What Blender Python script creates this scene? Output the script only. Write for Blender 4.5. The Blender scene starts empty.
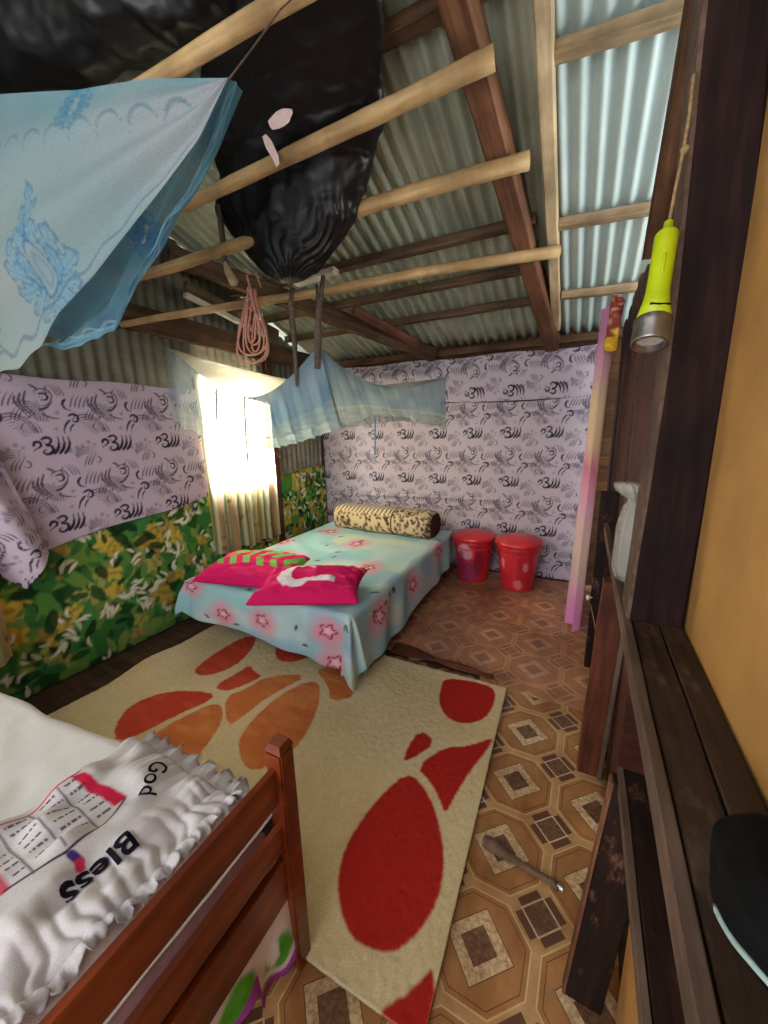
import bpy, bmesh, math, random
import numpy as np
from mathutils import Vector, Matrix, noise
random.seed(7); rng = np.random.default_rng(7)
S = bpy.context.scene
COL = S.collection
PI = math.pi

def lin(c):
    return tuple(((x/255)/12.92 if x/255 <= .04045 else ((x/255+.055)/1.055)**2.4) for x in c[:3])
def lin4(c): return (*lin(c), 1.0)

# ------------------------------------------------------------------ camera
cam_d = bpy.data.cameras.new('camera'); cam = bpy.data.objects.new('camera', cam_d); COL.objects.link(cam)
cam_d.sensor_fit = 'VERTICAL'; cam_d.sensor_height = 24.0; cam_d.sensor_width = 18.0
cam_d.lens = 388/1024*24; cam_d.clip_start = .02; cam_d.clip_end = 60
yaw, pit, rol = (math.radians(a) for a in (27.2, 12.4, 1.5))
fw = Vector((-math.sin(yaw)*math.cos(pit), math.cos(yaw)*math.cos(pit), -math.sin(pit)))
r0 = Vector((math.cos(yaw), math.sin(yaw), 0)); d0 = fw.cross(r0)
rt = r0*math.cos(rol)+d0*math.sin(rol); dn = -r0*math.sin(rol)+d0*math.cos(rol)
M3 = Matrix((rt, -dn, -fw)).transposed()
cam.matrix_world = Matrix.Translation((0, 0, 1.45)) @ M3.to_4x4()
S.camera = cam

# ------------------------------------------------------------------ light
S.view_settings.view_transform = 'Standard'; S.view_settings.look = 'None'
S.view_settings.gamma = 1.0; S.view_settings.use_curve_mapping = False
S.view_settings.exposure = 0.0
W = bpy.data.worlds.new('sky'); S.world = W; W.use_nodes = True
W.node_tree.nodes['Background'].inputs[0].default_value = (.92, .96, 1, 1)
W.node_tree.nodes['Background'].inputs[1].default_value = 1.15
def area(name, loc, aim, sx, sy, power, col=(1, 1, 1)):
    l = bpy.data.lights.new(name, 'AREA'); l.shape = 'RECTANGLE'; l.size = sx; l.size_y = sy
    l.energy = power; l.color = col
    o = bpy.data.objects.new(name, l); COL.objects.link(o)
    o.location = loc; o.rotation_euler = (Vector(aim)-Vector(loc)).to_track_quat('-Z', 'Y').to_euler()
    return o
area('window_daylight', (-3.05, 2.5, 1.45), (-1.5, 2.45, 1.2), .8, 1.1, 330, (.93, .97, 1))
area('near_window_daylight', (-3.05, .3, 1.45), (-1.5, .35, 1.0), .7, 1.0, 75, (1, .98, .96))
area('added_roof_light', (2.1, 2.3, 1.9), (-.1, 2.3, 2.75), 1.5, 1.1, 60, (.97, 1, .97))  # unseen lamp added on the right to bring out the roof ridges
area('doorway_daylight', (-.9, -1.9, 1.5), (-.9, 2, 1.5), 1.6, 1.9, 50, (1, .96, .92))

# ------------------------------------------------------------------ materials
MATS = {}
def newmat(name):
    m = bpy.data.materials.new(name); m.use_nodes = True; MATS[name] = m
    nt = m.node_tree; return m, nt, nt.nodes['Principled BSDF']
def link(nt, a, b): nt.links.new(a, b)
def set_spec(b, v):
    b.inputs['Specular IOR Level'].default_value = v
def nmap(nt, scale=(1, 1, 1)):
    tc = nt.nodes.new('ShaderNodeTexCoord'); mp = nt.nodes.new('ShaderNodeMapping')
    mp.inputs['Scale'].default_value = scale; link(nt, tc.outputs['Object'], mp.inputs['Vector']); return mp.outputs[0]
def nnoise(nt, vec, scale, detail=4, rough=.6):
    n = nt.nodes.new('ShaderNodeTexNoise'); n.inputs['Scale'].default_value = scale
    n.inputs['Detail'].default_value = detail; n.inputs['Roughness'].default_value = rough
    link(nt, vec, n.inputs['Vector']); return n.outputs['Fac']
def ramp(nt, fac, stops):
    r = nt.nodes.new('ShaderNodeValToRGB'); link(nt, fac, r.inputs[0])
    while len(r.color_ramp.elements) < len(stops): r.color_ramp.elements.new(.5)
    for e, (p, c) in zip(r.color_ramp.elements, stops): e.position = p; e.color = lin4(c)
    return r.outputs[0]
def bump(nt, b, h, strength=.3, dist=.01):
    n = nt.nodes.new('ShaderNodeBump'); n.inputs['Strength'].default_value = strength; n.inputs['Distance'].default_value = dist
    link(nt, h, n.inputs['Height']); link(nt, n.outputs[0], b.inputs['Normal'])
def mixc(nt, fac, a, b, mode='MIX'):
    n = nt.nodes.new('ShaderNodeMix'); n.data_type = 'RGBA'; n.blend_type = mode
    for v, i in ((fac, 0), (a, 6), (b, 7)):
        if isinstance(v, (int, float)): n.inputs[i].default_value = v
        elif isinstance(v, tuple): n.inputs[i].default_value = lin4(v)
        else: link(nt, v, n.inputs[i])
    return n.outputs[2]

def wood(name, dark, mid, light, rough=.75, spec=.25, gs=1.0):
    m, nt, b = newmat(name)
    v = nmap(nt, (1.2*gs, 14*gs, 14*gs)); f = nnoise(nt, v, 2.2, 6, .65)
    v2 = nmap(nt, (1, 1, 1)); f2 = nnoise(nt, v2, 3.0, 4)
    c = ramp(nt, f, [(.25, dark), (.52, mid), (.78, light)])
    c2 = ramp(nt, f2, [(.3, (165, 160, 155)), (.65, (255, 255, 255))])
    link(nt, mixc(nt, 1.0, c, c2, 'MULTIPLY'), b.inputs['Base Color'])
    b.inputs['Roughness'].default_value = rough; set_spec(b, spec)
    bump(nt, b, f, .35, .006); return m
def speckle(m, col, lo=.58, hi=.7, sc=24):
    nt = m.node_tree; b = nt.nodes['Principled BSDF']; l = b.inputs['Base Color'].links[0].from_socket
    n = nnoise(nt, nmap(nt, (.5, 1, 1)), sc, 6, .75); k = ramp(nt, n, [(lo, (0, 0, 0)), (hi, (255, 255, 255))])
    link(nt, mixc(nt, k, l, col), b.inputs['Base Color']); return m
def plain(name, col, var=.12, rough=.6, spec=.3, scale=8, metallic=0.0, bmp=.15):
    m, nt, b = newmat(name)
    f = nnoise(nt, nmap(nt), scale, 5)
    lo = tuple(x*(1-var) for x in col); hi = tuple(min(255, x*(1+var)) for x in col)
    link(nt, ramp(nt, f, [(.3, lo), (.7, hi)]), b.inputs['Base Color'])
    b.inputs['Roughness'].default_value = rough; set_spec(b, spec); b.inputs['Metallic'].default_value = metallic
    if bmp: bump(nt, b, f, bmp, .004)
    return m
def cloth(name, rough=.9, transl=0.0, alpha=None, spec=.1, sheen=0.0, weave=400, fine=.1):
    """printed cloth: colour from the mesh attribute 'col' (the print), with a fine weave"""
    m, nt, b = newmat(name)
    at = nt.nodes.new('ShaderNodeAttribute'); at.attribute_name = 'col'
    f = nnoise(nt, nmap(nt), weave, 2); f2 = nnoise(nt, nmap(nt), 5, 3)
    shade = ramp(nt, f, [(.3, (255*(1-fine),)*3), (.7, (255, 255, 255))])
    c = mixc(nt, 1.0, at.outputs['Color'], shade, 'MULTIPLY')
    link(nt, c, b.inputs['Base Color']); b.inputs['Roughness'].default_value = rough; set_spec(b, spec)
    bump(nt, b, f, .12, .002)
    out = nt.nodes['Material Output']; sh = b.outputs[0]
    if transl:
        t = nt.nodes.new('ShaderNodeBsdfTranslucent'); link(nt, c, t.inputs[0])
        mx = nt.nodes.new('ShaderNodeMixShader'); mx.inputs[0].default_value = transl
        link(nt, sh, mx.inputs[1]); link(nt, t.outputs[0], mx.inputs[2]); sh = mx.outputs[0]
    if alpha is not None:   # openness of the netting: attribute alpha of the print
        t = nt.nodes.new('ShaderNodeBsdfTransparent')
        mx = nt.nodes.new('ShaderNodeMixShader')
        if alpha == 'attr': link(nt, at.outputs['Alpha'], mx.inputs[0])
        else: mx.inputs[0].default_value = alpha
        link(nt, t.outputs[0], mx.inputs[1]); link(nt, sh, mx.inputs[2]); sh = mx.outputs[0]
    link(nt, sh, out.inputs['Surface']); return m

w_dark = wood('dark_stained_wood', (14, 7, 6), (38, 20, 16), (66, 38, 30), .7, .25)
w_post = wood('blackened_post_wood', (18, 10, 11), (42, 24, 23), (68, 42, 38), .75, .2)
w_red = wood('red_brown_wood', (60, 28, 18), (104, 54, 34), (136, 80, 52), .6, .3)
w_raft = wood('rafter_wood', (76, 48, 33), (122, 82, 58), (154, 112, 82))
w_purl = wood('grey_brown_purlin', (112, 92, 68), (160, 136, 104), (190, 166, 130))
w_pale = wood('pale_sawn_wood', (172, 148, 112), (206, 182, 144), (228, 208, 174))
w_pole = wood('peeled_pole_wood', (150, 115, 72), (196, 162, 112), (222, 194, 146), .6, .3, .8)
w_plank = wood('old_plank_wood', (48, 30, 18), (92, 60, 36), (124, 88, 56))
w_ledge = wood('ledge_wood', (40, 28, 22), (72, 53, 42), (98, 76, 60), .6, .3)
speckle(w_dark, (104, 72, 58)); speckle(w_ledge, (108, 88, 72), .55, .72, 14); speckle(w_post, (60, 40, 38), .55, .75, 10)
w_lip = wood('worn_edge_wood', (78, 60, 50), (112, 90, 78), (140, 116, 100))
w_bed = wood('varnished_bed_wood', (84, 30, 10), (128, 52, 18), (160, 78, 30), .32, .5, .7)
w_floor = wood('bare_floor_wood', (40, 28, 20), (78, 56, 42), (104, 80, 60))
w_brace = wood('brown_beam_wood', (62, 44, 32), (100, 74, 54), (130, 100, 74))
w_purl2 = wood('dusty_brown_batten', (64, 50, 36), (106, 84, 62), (140, 116, 86))
w_white = plain('weathered_white_paint', (196, 190, 178), .1, .6)
m_ply = plain('ochre_plywood', (184, 138, 80), .07, .55, .3, 6)
m_black = plain('black_plastic_film', (11, 9, 10), .4, .4, .4, 12, 0, 0)
m_redpl = plain('red_plastic', (208, 46, 54), .12, .3, .5, 7)
m_torch = plain('lime_plastic', (186, 206, 18), .05, .4, .45, 20, 0, .05)
m_steel = plain('brushed_metal', (150, 146, 140), .15, .3, .5, 30, .9, .05)
m_cord = plain('jute_cord', (150, 128, 92), .2, .9, .1, 90)
m_rope = plain('pink_beige_rope', (204, 150, 132), .15, .8, .15, 60)
m_strap = plain('grey_strap', (96, 84, 74), .2, .85, .1, 40)
m_tie = plain('pale_blue_tape', (110, 150, 180), .1, .9, .1, 40)
m_tag = plain('paper_tag', (228, 200, 196), .06, .8, .1, 30)
m_shoe = plain('black_rubber', (7, 8, 10), .3, .7, .15, 30)
m_pipe = plain('pale_piping', (150, 172, 168), .1, .6, .2, 30)
m_ink = plain('black_print', (26, 24, 34), .2, .9, .05, 50, 0, 0)
m_mat = plain('lavender_mattress_ticking', (206, 170, 186), .05, .9, .1, 30)
m_knob = plain('white_knob', (225, 222, 215), .05, .4, .4, 30)
m_lens = plain('torch_lens', (205, 205, 200), .1, .15, .6, 60)

def zinc(name, a, b_, c, rust, rough=.45, metal=.35):
    m, nt, b = newmat(name)
    f = nnoise(nt, nmap(nt, (1, .35, 1)), 5, 6, .65); g = nnoise(nt, nmap(nt, (1, .5, 1)), 2.3, 5, .7)
    col = ramp(nt, f, [(.25, a), (.5, b_), (.78, c)])
    k = ramp(nt, g, [(.55, (0, 0, 0)), (.75, (255, 255, 255))])
    link(nt, mixc(nt, k, col, rust), b.inputs['Base Color'])
    b.inputs['Roughness'].default_value = rough; b.inputs['Metallic'].default_value = metal
    return m
z_old = zinc('aged_zinc_sheet', (126, 132, 114), (158, 164, 144), (186, 190, 170), (128, 116, 86), .6, .12)
z_lit = zinc('lit_zinc_sheet', (150, 166, 162), (172, 188, 184), (188, 202, 198), (182, 188, 180), .6, .1)  # same zinc in a whiter blue-grey; the stronger light is put into its colour
z_wall = zinc('wall_zinc_sheet', (104, 100, 88), (136, 132, 116), (158, 154, 138), (92, 78, 62), .55, .2)
z_rust = zinc('rusty_sheet', (92, 62, 54), (122, 86, 74), (150, 112, 98), (84, 50, 40), .6, .1)

# ------------------------------------------------------------------ builders
def setp(o, label=None, cat=None, group=None, kind=None):
    if label: o['label'] = label
    if cat: o['category'] = cat
    if group: o['group'] = group
    if kind: o['kind'] = kind
    return o
def adopt(o, parent):
    o.parent = parent; o.matrix_parent_inverse = parent.matrix_world.inverted()
def thing(name, label, cat, loc, group=None):
    o = bpy.data.objects.new(name, None); COL.objects.link(o); o.empty_display_size = .05
    o.location = loc; o.matrix_world = Matrix.Translation(loc)
    return setp(o, label, cat, group)
def finish(name, me, mat, parent, center=True, smooth=True):
    if center and len(me.vertices):
        a = np.empty(len(me.vertices)*3, np.float32); me.vertices.foreach_get('co', a); a = a.reshape(-1, 3)
        lo, hi = a.min(0), a.max(0); c = np.array([(lo[0]+hi[0])/2, (lo[1]+hi[1])/2, lo[2]], np.float32)
        me.vertices.foreach_set('co', (a-c).ravel())
    else: c = (0, 0, 0)
    o = bpy.data.objects.new(name, me); COL.objects.link(o)
    o.location = [float(x) for x in c]; o.matrix_world = Matrix.Translation(o.location)
    for m in (mat if isinstance(mat, (list, tuple)) else [mat]): me.materials.append(m)
    if smooth: me.polygons.foreach_set('use_smooth', [True]*len(me.polygons))
    me.update()
    if parent: adopt(o, parent)
    return o
def obj(name, bm, mat, parent=None, center=True, smooth=False):
    me = bpy.data.meshes.new(name); bmesh.ops.recalc_face_normals(bm, faces=bm.faces); bm.to_mesh(me); bm.free()
    return finish(name, me, mat, parent, center, smooth)
def grid(name, P, mat, parent=None, colour=None, alpha=None, wrap=False, thick=0, center=True, midx=None):
    """quad grid through the points P[nu,nv,3]; colour[nu,nv,3] (linear) is the print"""
    nu, nv = P.shape[:2]
    me = bpy.data.meshes.new(name); me.vertices.add(nu*nv); me.vertices.foreach_set('co', P.reshape(-1, 3).astype(np.float32).ravel())
    iu = np.arange(nu if wrap else nu-1); iv = np.arange(nv-1); A, B = np.meshgrid(iu, iv, indexing='ij'); A2 = (A+1) % nu
    q = np.stack([A*nv+B, A2*nv+B, A2*nv+B+1, A*nv+B+1], -1).reshape(-1, 4)
    n = len(q); me.loops.add(n*4); me.loops.foreach_set('vertex_index', q.astype(np.int32).ravel())
    me.polygons.add(n); me.polygons.foreach_set('loop_start', np.arange(0, n*4, 4, dtype=np.int32))
    me.update(calc_edges=True); me.validate()
    if colour is not None:
        ca = me.color_attributes.new('col', 'FLOAT_COLOR', 'POINT')
        c4 = np.ones((nu*nv, 4), np.float32); c4[:, :3] = colour.reshape(-1, 3)
        if alpha is not None: c4[:, 3] = alpha.ravel()
        ca.data.foreach_set('color', c4.ravel())
    o = finish(name, me, mat, parent, center)
    if thick:
        md = o.modifiers.new('thickness', 'SOLIDIFY'); md.thickness = thick; md.offset = 0
    return o
def box(bm, x0, x1, y0, y1, z0, z1, bev=0):
    r = bmesh.ops.create_cube(bm, size=1)
    for v in r['verts']: v.co = Vector((x0+(v.co.x+.5)*(x1-x0), y0+(v.co.y+.5)*(y1-y0), z0+(v.co.z+.5)*(z1-z0)))
    if bev:
        es = list({e for v in r['verts'] for e in v.link_edges}); bmesh.ops.bevel(bm, geom=es, offset=bev, segments=2, affect='EDGES')
def tube(bm, pts, rad, n=8, cap=True):
    pts = [Vector(p) for p in pts]; rings = []
    rad = rad if isinstance(rad, (list, tuple)) else [rad]*len(pts)
    prev = None
    for i, p in enumerate(pts):
        t = (pts[min(i+1, len(pts)-1)]-pts[max(i-1, 0)]).normalized()
        if prev is None: a = t.orthogonal().normalized()
        else: a = (prev-t*prev.dot(t)).normalized()
        prev = a; b = t.cross(a)
        rings.append([bm.verts.new(p+(a*math.cos(2*PI*k/n)+b*math.sin(2*PI*k/n))*rad[i]) for k in range(n)])
    for r, s in zip(rings, rings[1:]):
        for k in range(n): bm.faces.new((r[k], r[(k+1) % n], s[(k+1) % n], s[k]))
    if cap: bm.faces.new(rings[0][::-1]); bm.faces.new(rings[-1])
def lathe(bm, prof, c, n=32, fn=None):
    rings = []
    for r, z in prof:
        rings.append([bm.verts.new((c[0]+(r if fn is None else fn(r, z, 2*PI*k/n))*math.cos(2*PI*k/n), c[1]+(r if fn is None else fn(r, z, 2*PI*k/n))*math.sin(2*PI*k/n), c[2]+z)) for k in range(n)])
    for a, b in zip(rings, rings[1:]):
        for k in range(n): bm.faces.new((a[k], a[(k+1) % n], b[(k+1) % n], b[k]))
    bm.faces.new(rings[0][::-1]); bm.faces.new(rings[-1])
def frame_mat(p0, p1, up=(0, 0, 1)):
    p0, p1, up = Vector(p0), Vector(p1), Vector(up); x = (p1-p0).normalized()
    if abs(x.dot(up)) > .98: up = Vector((0, 1, 0))
    y = up.cross(x).normalized(); z = x.cross(y)
    m = Matrix((x, y, z)).transposed().to_4x4(); m.translation = p0; return m
def beam(name, p0, p1, w, h, mat, parent=None, up=(0, 0, 1), rough=.003, bow=(0, 0), taper=1.0, label=None, cat=None, group=None, kind=None):
    """sawn timber with worn, bevelled edges; grain runs along its local X; w across, h along 'up'"""
    L = (Vector(p1)-Vector(p0)).length; n = max(4, int(L/.08)); sd = random.random()*90
    bm = bmesh.new(); rings = []
    for i in range(n+1):
        t = i/n; k = 1+(taper-1)*t; a, c = w/2*k, h/2*k; e = min(a, c)*.16
        oy = bow[0]*math.sin(PI*t); oz = bow[1]*math.sin(PI*t)
        ring = []
        for (yy, zz) in ((-a+e, -c), (a-e, -c), (a, -c+e), (a, c-e), (a-e, c), (-a+e, c), (-a, c-e), (-a, -c+e)):
            q = Vector((t*L*4+sd, yy*20, zz*20)); d = noise.noise(q)*rough; d2 = noise.noise(q+Vector((31, 7, 3)))*rough
            ring.append(bm.verts.new((t*L, yy+oy+d, zz+oz+d2)))
        rings.append(ring)
    for r, s in zip(rings, rings[1:]):
        for k in range(8): bm.faces.new((r[k], r[(k+1) % 8], s[(k+1) % 8], s[k]))
    bm.faces.new(rings[0][::-1]); bm.faces.new(rings[-1])
    return place(name, bm, frame_mat(p0, p1, up), mat, parent, label, cat, group, kind)
def place(name, bm, mw, mat, parent, label, cat, group, kind, smooth=False):
    me = bpy.data.meshes.new(name); bmesh.ops.recalc_face_normals(bm, faces=bm.faces); bm.to_mesh(me); bm.free()
    o = bpy.data.objects.new(name, me); COL.objects.link(o); me.materials.append(mat)
    if smooth: me.polygons.foreach_set('use_smooth', [True]*len(me.polygons))
    o.matrix_world = mw
    if parent: adopt(o, parent)
    return setp(o, label, cat, group, kind)
def pole(name, p0, p1, ra, rb, mat, parent=None, wob=.008, **k):
    L = (Vector(p1)-Vector(p0)).length; n = max(6, int(L/.07)); sd = random.random()*50
    pts = []; rad = []
    for i in range(n+1):
        t = i/n; pts.append((t*L, noise.noise(Vector((t*L*1.3, sd, 0)))*wob*2, noise.noise(Vector((t*L*1.3, sd, 9)))*wob*2))
        rad.append((ra+(rb-ra)*t)*(1+.08*noise.noise(Vector((t*L*7, sd, 4)))))
    bm = bmesh.new(); tube(bm, pts, rad, 12)
    return place(name, bm, frame_mat(p0, p1), mat, parent, k.get('label'), k.get('cat'), k.get('group'), k.get('kind'), True)

# painting helpers (prints on cloth) ------------------------------------------------
class Print:
    def __init__(s, U, V, base):
        s.U, s.V = U, V; s.c = np.empty(U.shape+(3,)); s.c[:] = lin(base)
    def put(s, m, col, k=1.0):
        m = np.clip(m, 0, 1)[..., None]*k; s.c = s.c*(1-m)+np.array(lin(col))*m
def soft(d, w): return np.clip(.5-d/w, 0, 1)
def poly_mask(U, V, pts):
    ins = np.zeros(U.shape, bool); n = len(pts)
    for i in range(n):
        x0, y0 = pts[i]; x1, y1 = pts[(i+1) % n]
        if y0 == y1: continue
        c = ((y0 > V) != (y1 > V)) & (U < (x1-x0)*(V-y0)/(y1-y0)+x0); ins ^= c
    return ins.astype(float)
def smooth_poly(pts, it=2):
    for _ in range(it):
        q = []
        for i in range(len(pts)):
            a, b = pts[i], pts[(i+1) % len(pts)]
            q += [(.75*a[0]+.25*b[0], .75*a[1]+.25*b[1]), (.25*a[0]+.75*b[0], .25*a[1]+.75*b[1])]
        pts = q
    return pts
_H = rng.random((64, 64))
def vnoise(U, V, s):
    a, b = np.asarray(U)*s, np.asarray(V)*s
    i, j = np.floor(a).astype(int), np.floor(b).astype(int); f, g = a-i, b-j; f = f*f*(3-2*f); g = g*g*(3-2*g)
    h = lambda x, y: _H[x % 64, y % 64]
    return (h(i, j)*(1-f)+h(i+1, j)*f)*(1-g)+(h(i, j+1)*(1-f)+h(i+1, j+1)*f)*g
def arc(X, Y, cx, cy, r, a0, a1, w):
    dx, dy = X-cx, Y-cy; a = np.degrees(np.arctan2(dy, dx)); da = (a-a0) % 360; span = (a1-a0) % 360
    taper = np.clip(np.minimum(da, span-da)/max(span, 1)*4, .25, 1)
    return np.where(da <= span, soft(np.abs(np.hypot(dx, dy)-r)-w*taper, .004), 0)

CW, CH = .35, .45
def _lilac_tile():
    n, m = 350, 450; u, v = np.meshgrid((np.arange(n)+.5)/n*CW, (np.arange(m)+.5)/m*CH, indexing='ij')
    T = {k: np.zeros((n, m)) for k in ('ink', 'mid', 'grey', 'pale')}
    def spl(pts):
        pts = np.array(pts, float)
        for _ in range(3):
            q = [pts[0]]
            for a_, b_ in zip(pts, pts[1:]): q += [.75*a_+.25*b_, .25*a_+.75*b_]
            q.append(pts[-1]); pts = np.array(q)
        return pts
    def stroke(k, cx, cy, pts, w, even=False):
        f_ = {.11: .86, .10: 1.12, .235: 1.1}.get(cx, 1.0); c = spl(pts)*f_+np.array((cx, cy)); N_ = len(c)
        for i in range(N_-1):
            t_ = (i+.5)/(N_-1); ww = w*(1 if even else .35+.65*math.sin(PI*min(1, t_*1.15+.1)))
            mid = (c[i]+c[i+1])/2
            X_ = (u-mid[0]+CW/2) % CW-CW/2; Y_ = (v-mid[1]+CH/2) % CH-CH/2
            d_ = (c[i+1]-c[i])/2; L2 = max(1e-9, d_@d_); tt = np.clip((X_*d_[0]+Y_*d_[1])/L2, -1, 1)
            T[k] = np.maximum(T[k], soft(np.hypot(X_-tt*d_[0], Y_-tt*d_[1])-ww, .003))
    bx, by = .11, .06
    for k in range(3): stroke('ink', bx, by, [(.005+.031*k, -.05), (.034+.031*k, -.02), (.047+.031*k, .02), (.041+.031*k, .06)], .0085)
    stroke('ink', bx, by, [(-.05, .046), (-.02, .062), (.006, .045), (-.004, .02), (-.034, .012), (-.036, .03)], .0075)
    stroke('ink', bx, by, [(-.03, .008), (.004, .002), (.008, -.03), (-.022, -.052), (-.05, -.044), (-.05, -.022), (-.032, -.022)], .0085)
    stroke('ink', bx, by, [(-.098, .006), (-.088, .034), (-.06, .03), (-.056, .004), (-.078, -.008), (-.1, -.022)], .008)
    fx, fy = .10, .295
    for k in range(3): stroke('mid', fx, fy, [(-.05-.022*k, .055-.012*k), (-.07-.018*k, .005), (-.05-.014*k, -.035), (-.012-.02*k, -.075)], .0055)
    stroke('mid', fx, fy, [(-.015, .06), (.03, .075), (.058, .045), (.04, .0), (.0, -.02), (-.02, .01), (-.015, .06)], .0035)
    stroke('ink', fx, fy, [(.0, .045), (.03, .05), (.036, .02), (.008, .012), (.004, .03)], .006); stroke('ink', fx, fy, [(-.01, -.03), (.02, -.025), (.052, .012)], .0055)
    stroke('mid', fx, fy, [(-.004, -.05), (.03, -.07), (.07, -.075)], .005); stroke('ink', fx, fy, [(-.03, .085), (-.005, .07), (.0, .055)], .005)
    gx, gy = .235, .31
    for k in range(4): stroke('mid', gx, gy, [(.005+.02*k, -.03), (.012+.021*k, .0), (.034+.022*k, .036)], .0038)
    stroke('ink', gx, gy, [(-.012, .01), (-.03, -.008), (-.022, -.04), (.006, -.044)], .007)
    hx, hy = .245, .195
    stroke('ink', hx, hy, [(-.022, .034), (.006, .048), (.03, .026), (.016, -.004), (-.008, .004), (.002, .022)], .007)
    stroke('ink', hx, hy, [(-.02, .01), (-.05, -.02), (-.06, -.066)], .006); stroke('ink', hx, hy, [(-.002, -.012), (-.022, -.032), (-.03, -.066)], .0045)
    for k in range(6): stroke('mid' if k < 1 else 'grey', .30, .11, [(-.05+.012*k, .115-.013*k), (.02, .135-.016*k), (.085-.01*k, .09-.012*k), (.11-.012*k, .03-.004*k)], .0036 if k < 2 else .0018, True)
    for k in range(5): stroke('grey', .02, .20, [(-.04+.012*k, .09-.012*k), (.03, .11-.014*k), (.085-.011*k, .06-.01*k), (.10-.012*k, .0)], .0028, True)
    for (ex, ey, sx_, kk) in ((.29, -.03, 1, 'mid'), (.05, .165, -1, 'grey'), (.335, .235, 1, 'mid'), (.19, .37, -1, 'grey')):
        for k in range(3): stroke(kk, ex, ey, [(sx_*(-.03+.016*k), -.03), (sx_*(-.022+.018*k), .0), (sx_*(.0+.02*k), .03+.004*k)], .0036)
        stroke(kk, ex, ey, [(sx_*.045, .02), (sx_*.062, .0), (sx_*.05, -.022), (sx_*.032, -.012)], .004)
    for k in range(4): stroke('grey', .27, .02, [(-.05, .0-.012*k), (.0, .03-.011*k), (.06, .02-.014*k)], .0028)
    for (x_, y_, r_) in ((.20, .03, .012), (.235, .045, .013), (.265, .055, .011), (.30, .075, .012), (.33, .06, .009), (.225, .005, .01), (.0, .30, .012), (.02, .255, .01), (.17, .245, .011), (.15, .155, .01), (.05, .15, .012)):
        X_ = (u-x_+CW/2) % CW-CW/2; Y_ = (v-y_+CH/2) % CH-CH/2; T['pale'] = np.maximum(T['pale'], soft(np.hypot(X_, Y_)-r_, .006)*.9)
    return T
_TILE = _lilac_tile()
def lilac_print(U, V, base=(202, 190, 206)):
    p = Print(U, V, base); p.put(np.clip((vnoise(U, V, 4)-.5)*1.2, 0, 1), (214, 203, 219), .6)
    a_ = (U % CW)/CW*350; b_ = (V % CH)/CH*450
    def smp(t_):
        i, j = np.floor(a_).astype(int), np.floor(b_).astype(int); f, g = a_-i, b_-j
        q = lambda x, y: t_[x % 350, y % 450]
        return (q(i, j)*(1-f)+q(i+1, j)*f)*(1-g)+(q(i, j+1)*(1-f)+q(i+1, j+1)*f)*g
    p.put(smp(_TILE['pale']), (160, 142, 164)); p.put(smp(_TILE['grey']), (116, 104, 122)); p.put(smp(_TILE['mid']), (92, 82, 98)); p.put(smp(_TILE['ink']), (50, 44, 56))
    return p.c

def green_print(U, V, n, seed):
    r = np.random.default_rng(seed); p = Print(U, V, (54, 94, 44))
    U = U+.018*(vnoise(U, V, 22)-.5); V = V+.018*(vnoise(U+7, V+3, 22)-.5)
    u0, u1, v0, v1 = U.min(), U.max(), V.min(), V.max(); ar = (u1-u0)*(v1-v0)
    def sub(fn, x, y, rad, a):
        m = (np.abs(U-x) < rad) & (np.abs(V-y) < rad)
        if not m.any(): return
        dx, dy = U[m]-x, V[m]-y; X, Y = dx*math.cos(a)+dy*math.sin(a), -dx*math.sin(a)+dy*math.cos(a)
        k, col = fn(X, Y); k = np.clip(k, 0, 1)[:, None]; p.c[m] = p.c[m]*(1-k)+np.array(lin(col))*k
    def leaves(k_, cols, lo, hi, wd):
        for i in range(int(k_*ar)):
            x, y = r.uniform(u0, u1), r.uniform(v0, v1); a = r.uniform(0, 6.28); L = r.uniform(lo, hi); col = cols[r.integers(len(cols))]
            sub(lambda X, Y: (soft((X/L)**2+(Y/(L*wd))**2-1, .35)*.9, col), x, y, L*1.1, a)
    leaves(n*.9, [(92, 146, 64), (56, 122, 62), (116, 154, 70), (34, 74, 36), (140, 166, 86), (74, 148, 76)], .05, .11, .5)
    for i in range(int(n*.17*ar)):
        x, y = r.uniform(u0, u1), r.uniform(v0, v1); a = r.uniform(0, 6.28); L = r.uniform(.05, .095); k1 = r.uniform(.2, .5)
        col = [(212, 190, 82), (200, 172, 72), (184, 164, 90), (172, 176, 98), (164, 144, 72)][r.integers(5)]
        def fl(X, Y):
            R = np.hypot(X, Y); A = np.arctan2(Y, X); e = L*(.45+k1*np.abs(np.cos(2.5*A+k1))+.12*np.sin(A+k1*9))
            return soft(R-e, .014), col
        sub(fl, x, y, L*1.2, a)
        sub(lambda X, Y: (soft((X/(L*.6))**2+(Y/(L*.18))**2-1, .6)*.6, (146, 120, 44)), x+.01, y, L, a)
    leaves(n*.25, [(58, 124, 62), (36, 86, 40), (108, 152, 74), (26, 62, 32)], .03, .07, .45)
    for i in range(int(n*.16*ar)):
        x0_, y0_ = r.uniform(u0, u1), r.uniform(v0, v1); base = r.uniform(0, 6.28)
        sub(lambda X, Y: (soft(np.hypot(X, Y)-.03, .02)*.8, (22, 44, 28)), x0_, y0_, .05, 0)
        for j in range(r.integers(1, 5)):
            x, y = x0_+r.uniform(-.03, .03), y0_+r.uniform(-.03, .03); a = base+r.uniform(-.7, .7); L = r.uniform(.022, .045)
            col = [(232, 232, 206), (204, 214, 170), (240, 240, 226)][r.integers(3)]
            sub(lambda X, Y: (soft(np.abs(Y-6*X*X)-.011*np.clip(1-(X/L)**2, 0, 1), .008)*(np.abs(X) < L), col), x, y, L*1.3, a)
    return p.c

# ================================================================== SETTING
def roofz(y): return 2.173-.37*(y-3.72)
XL, YB = -2.72, 3.78
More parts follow.
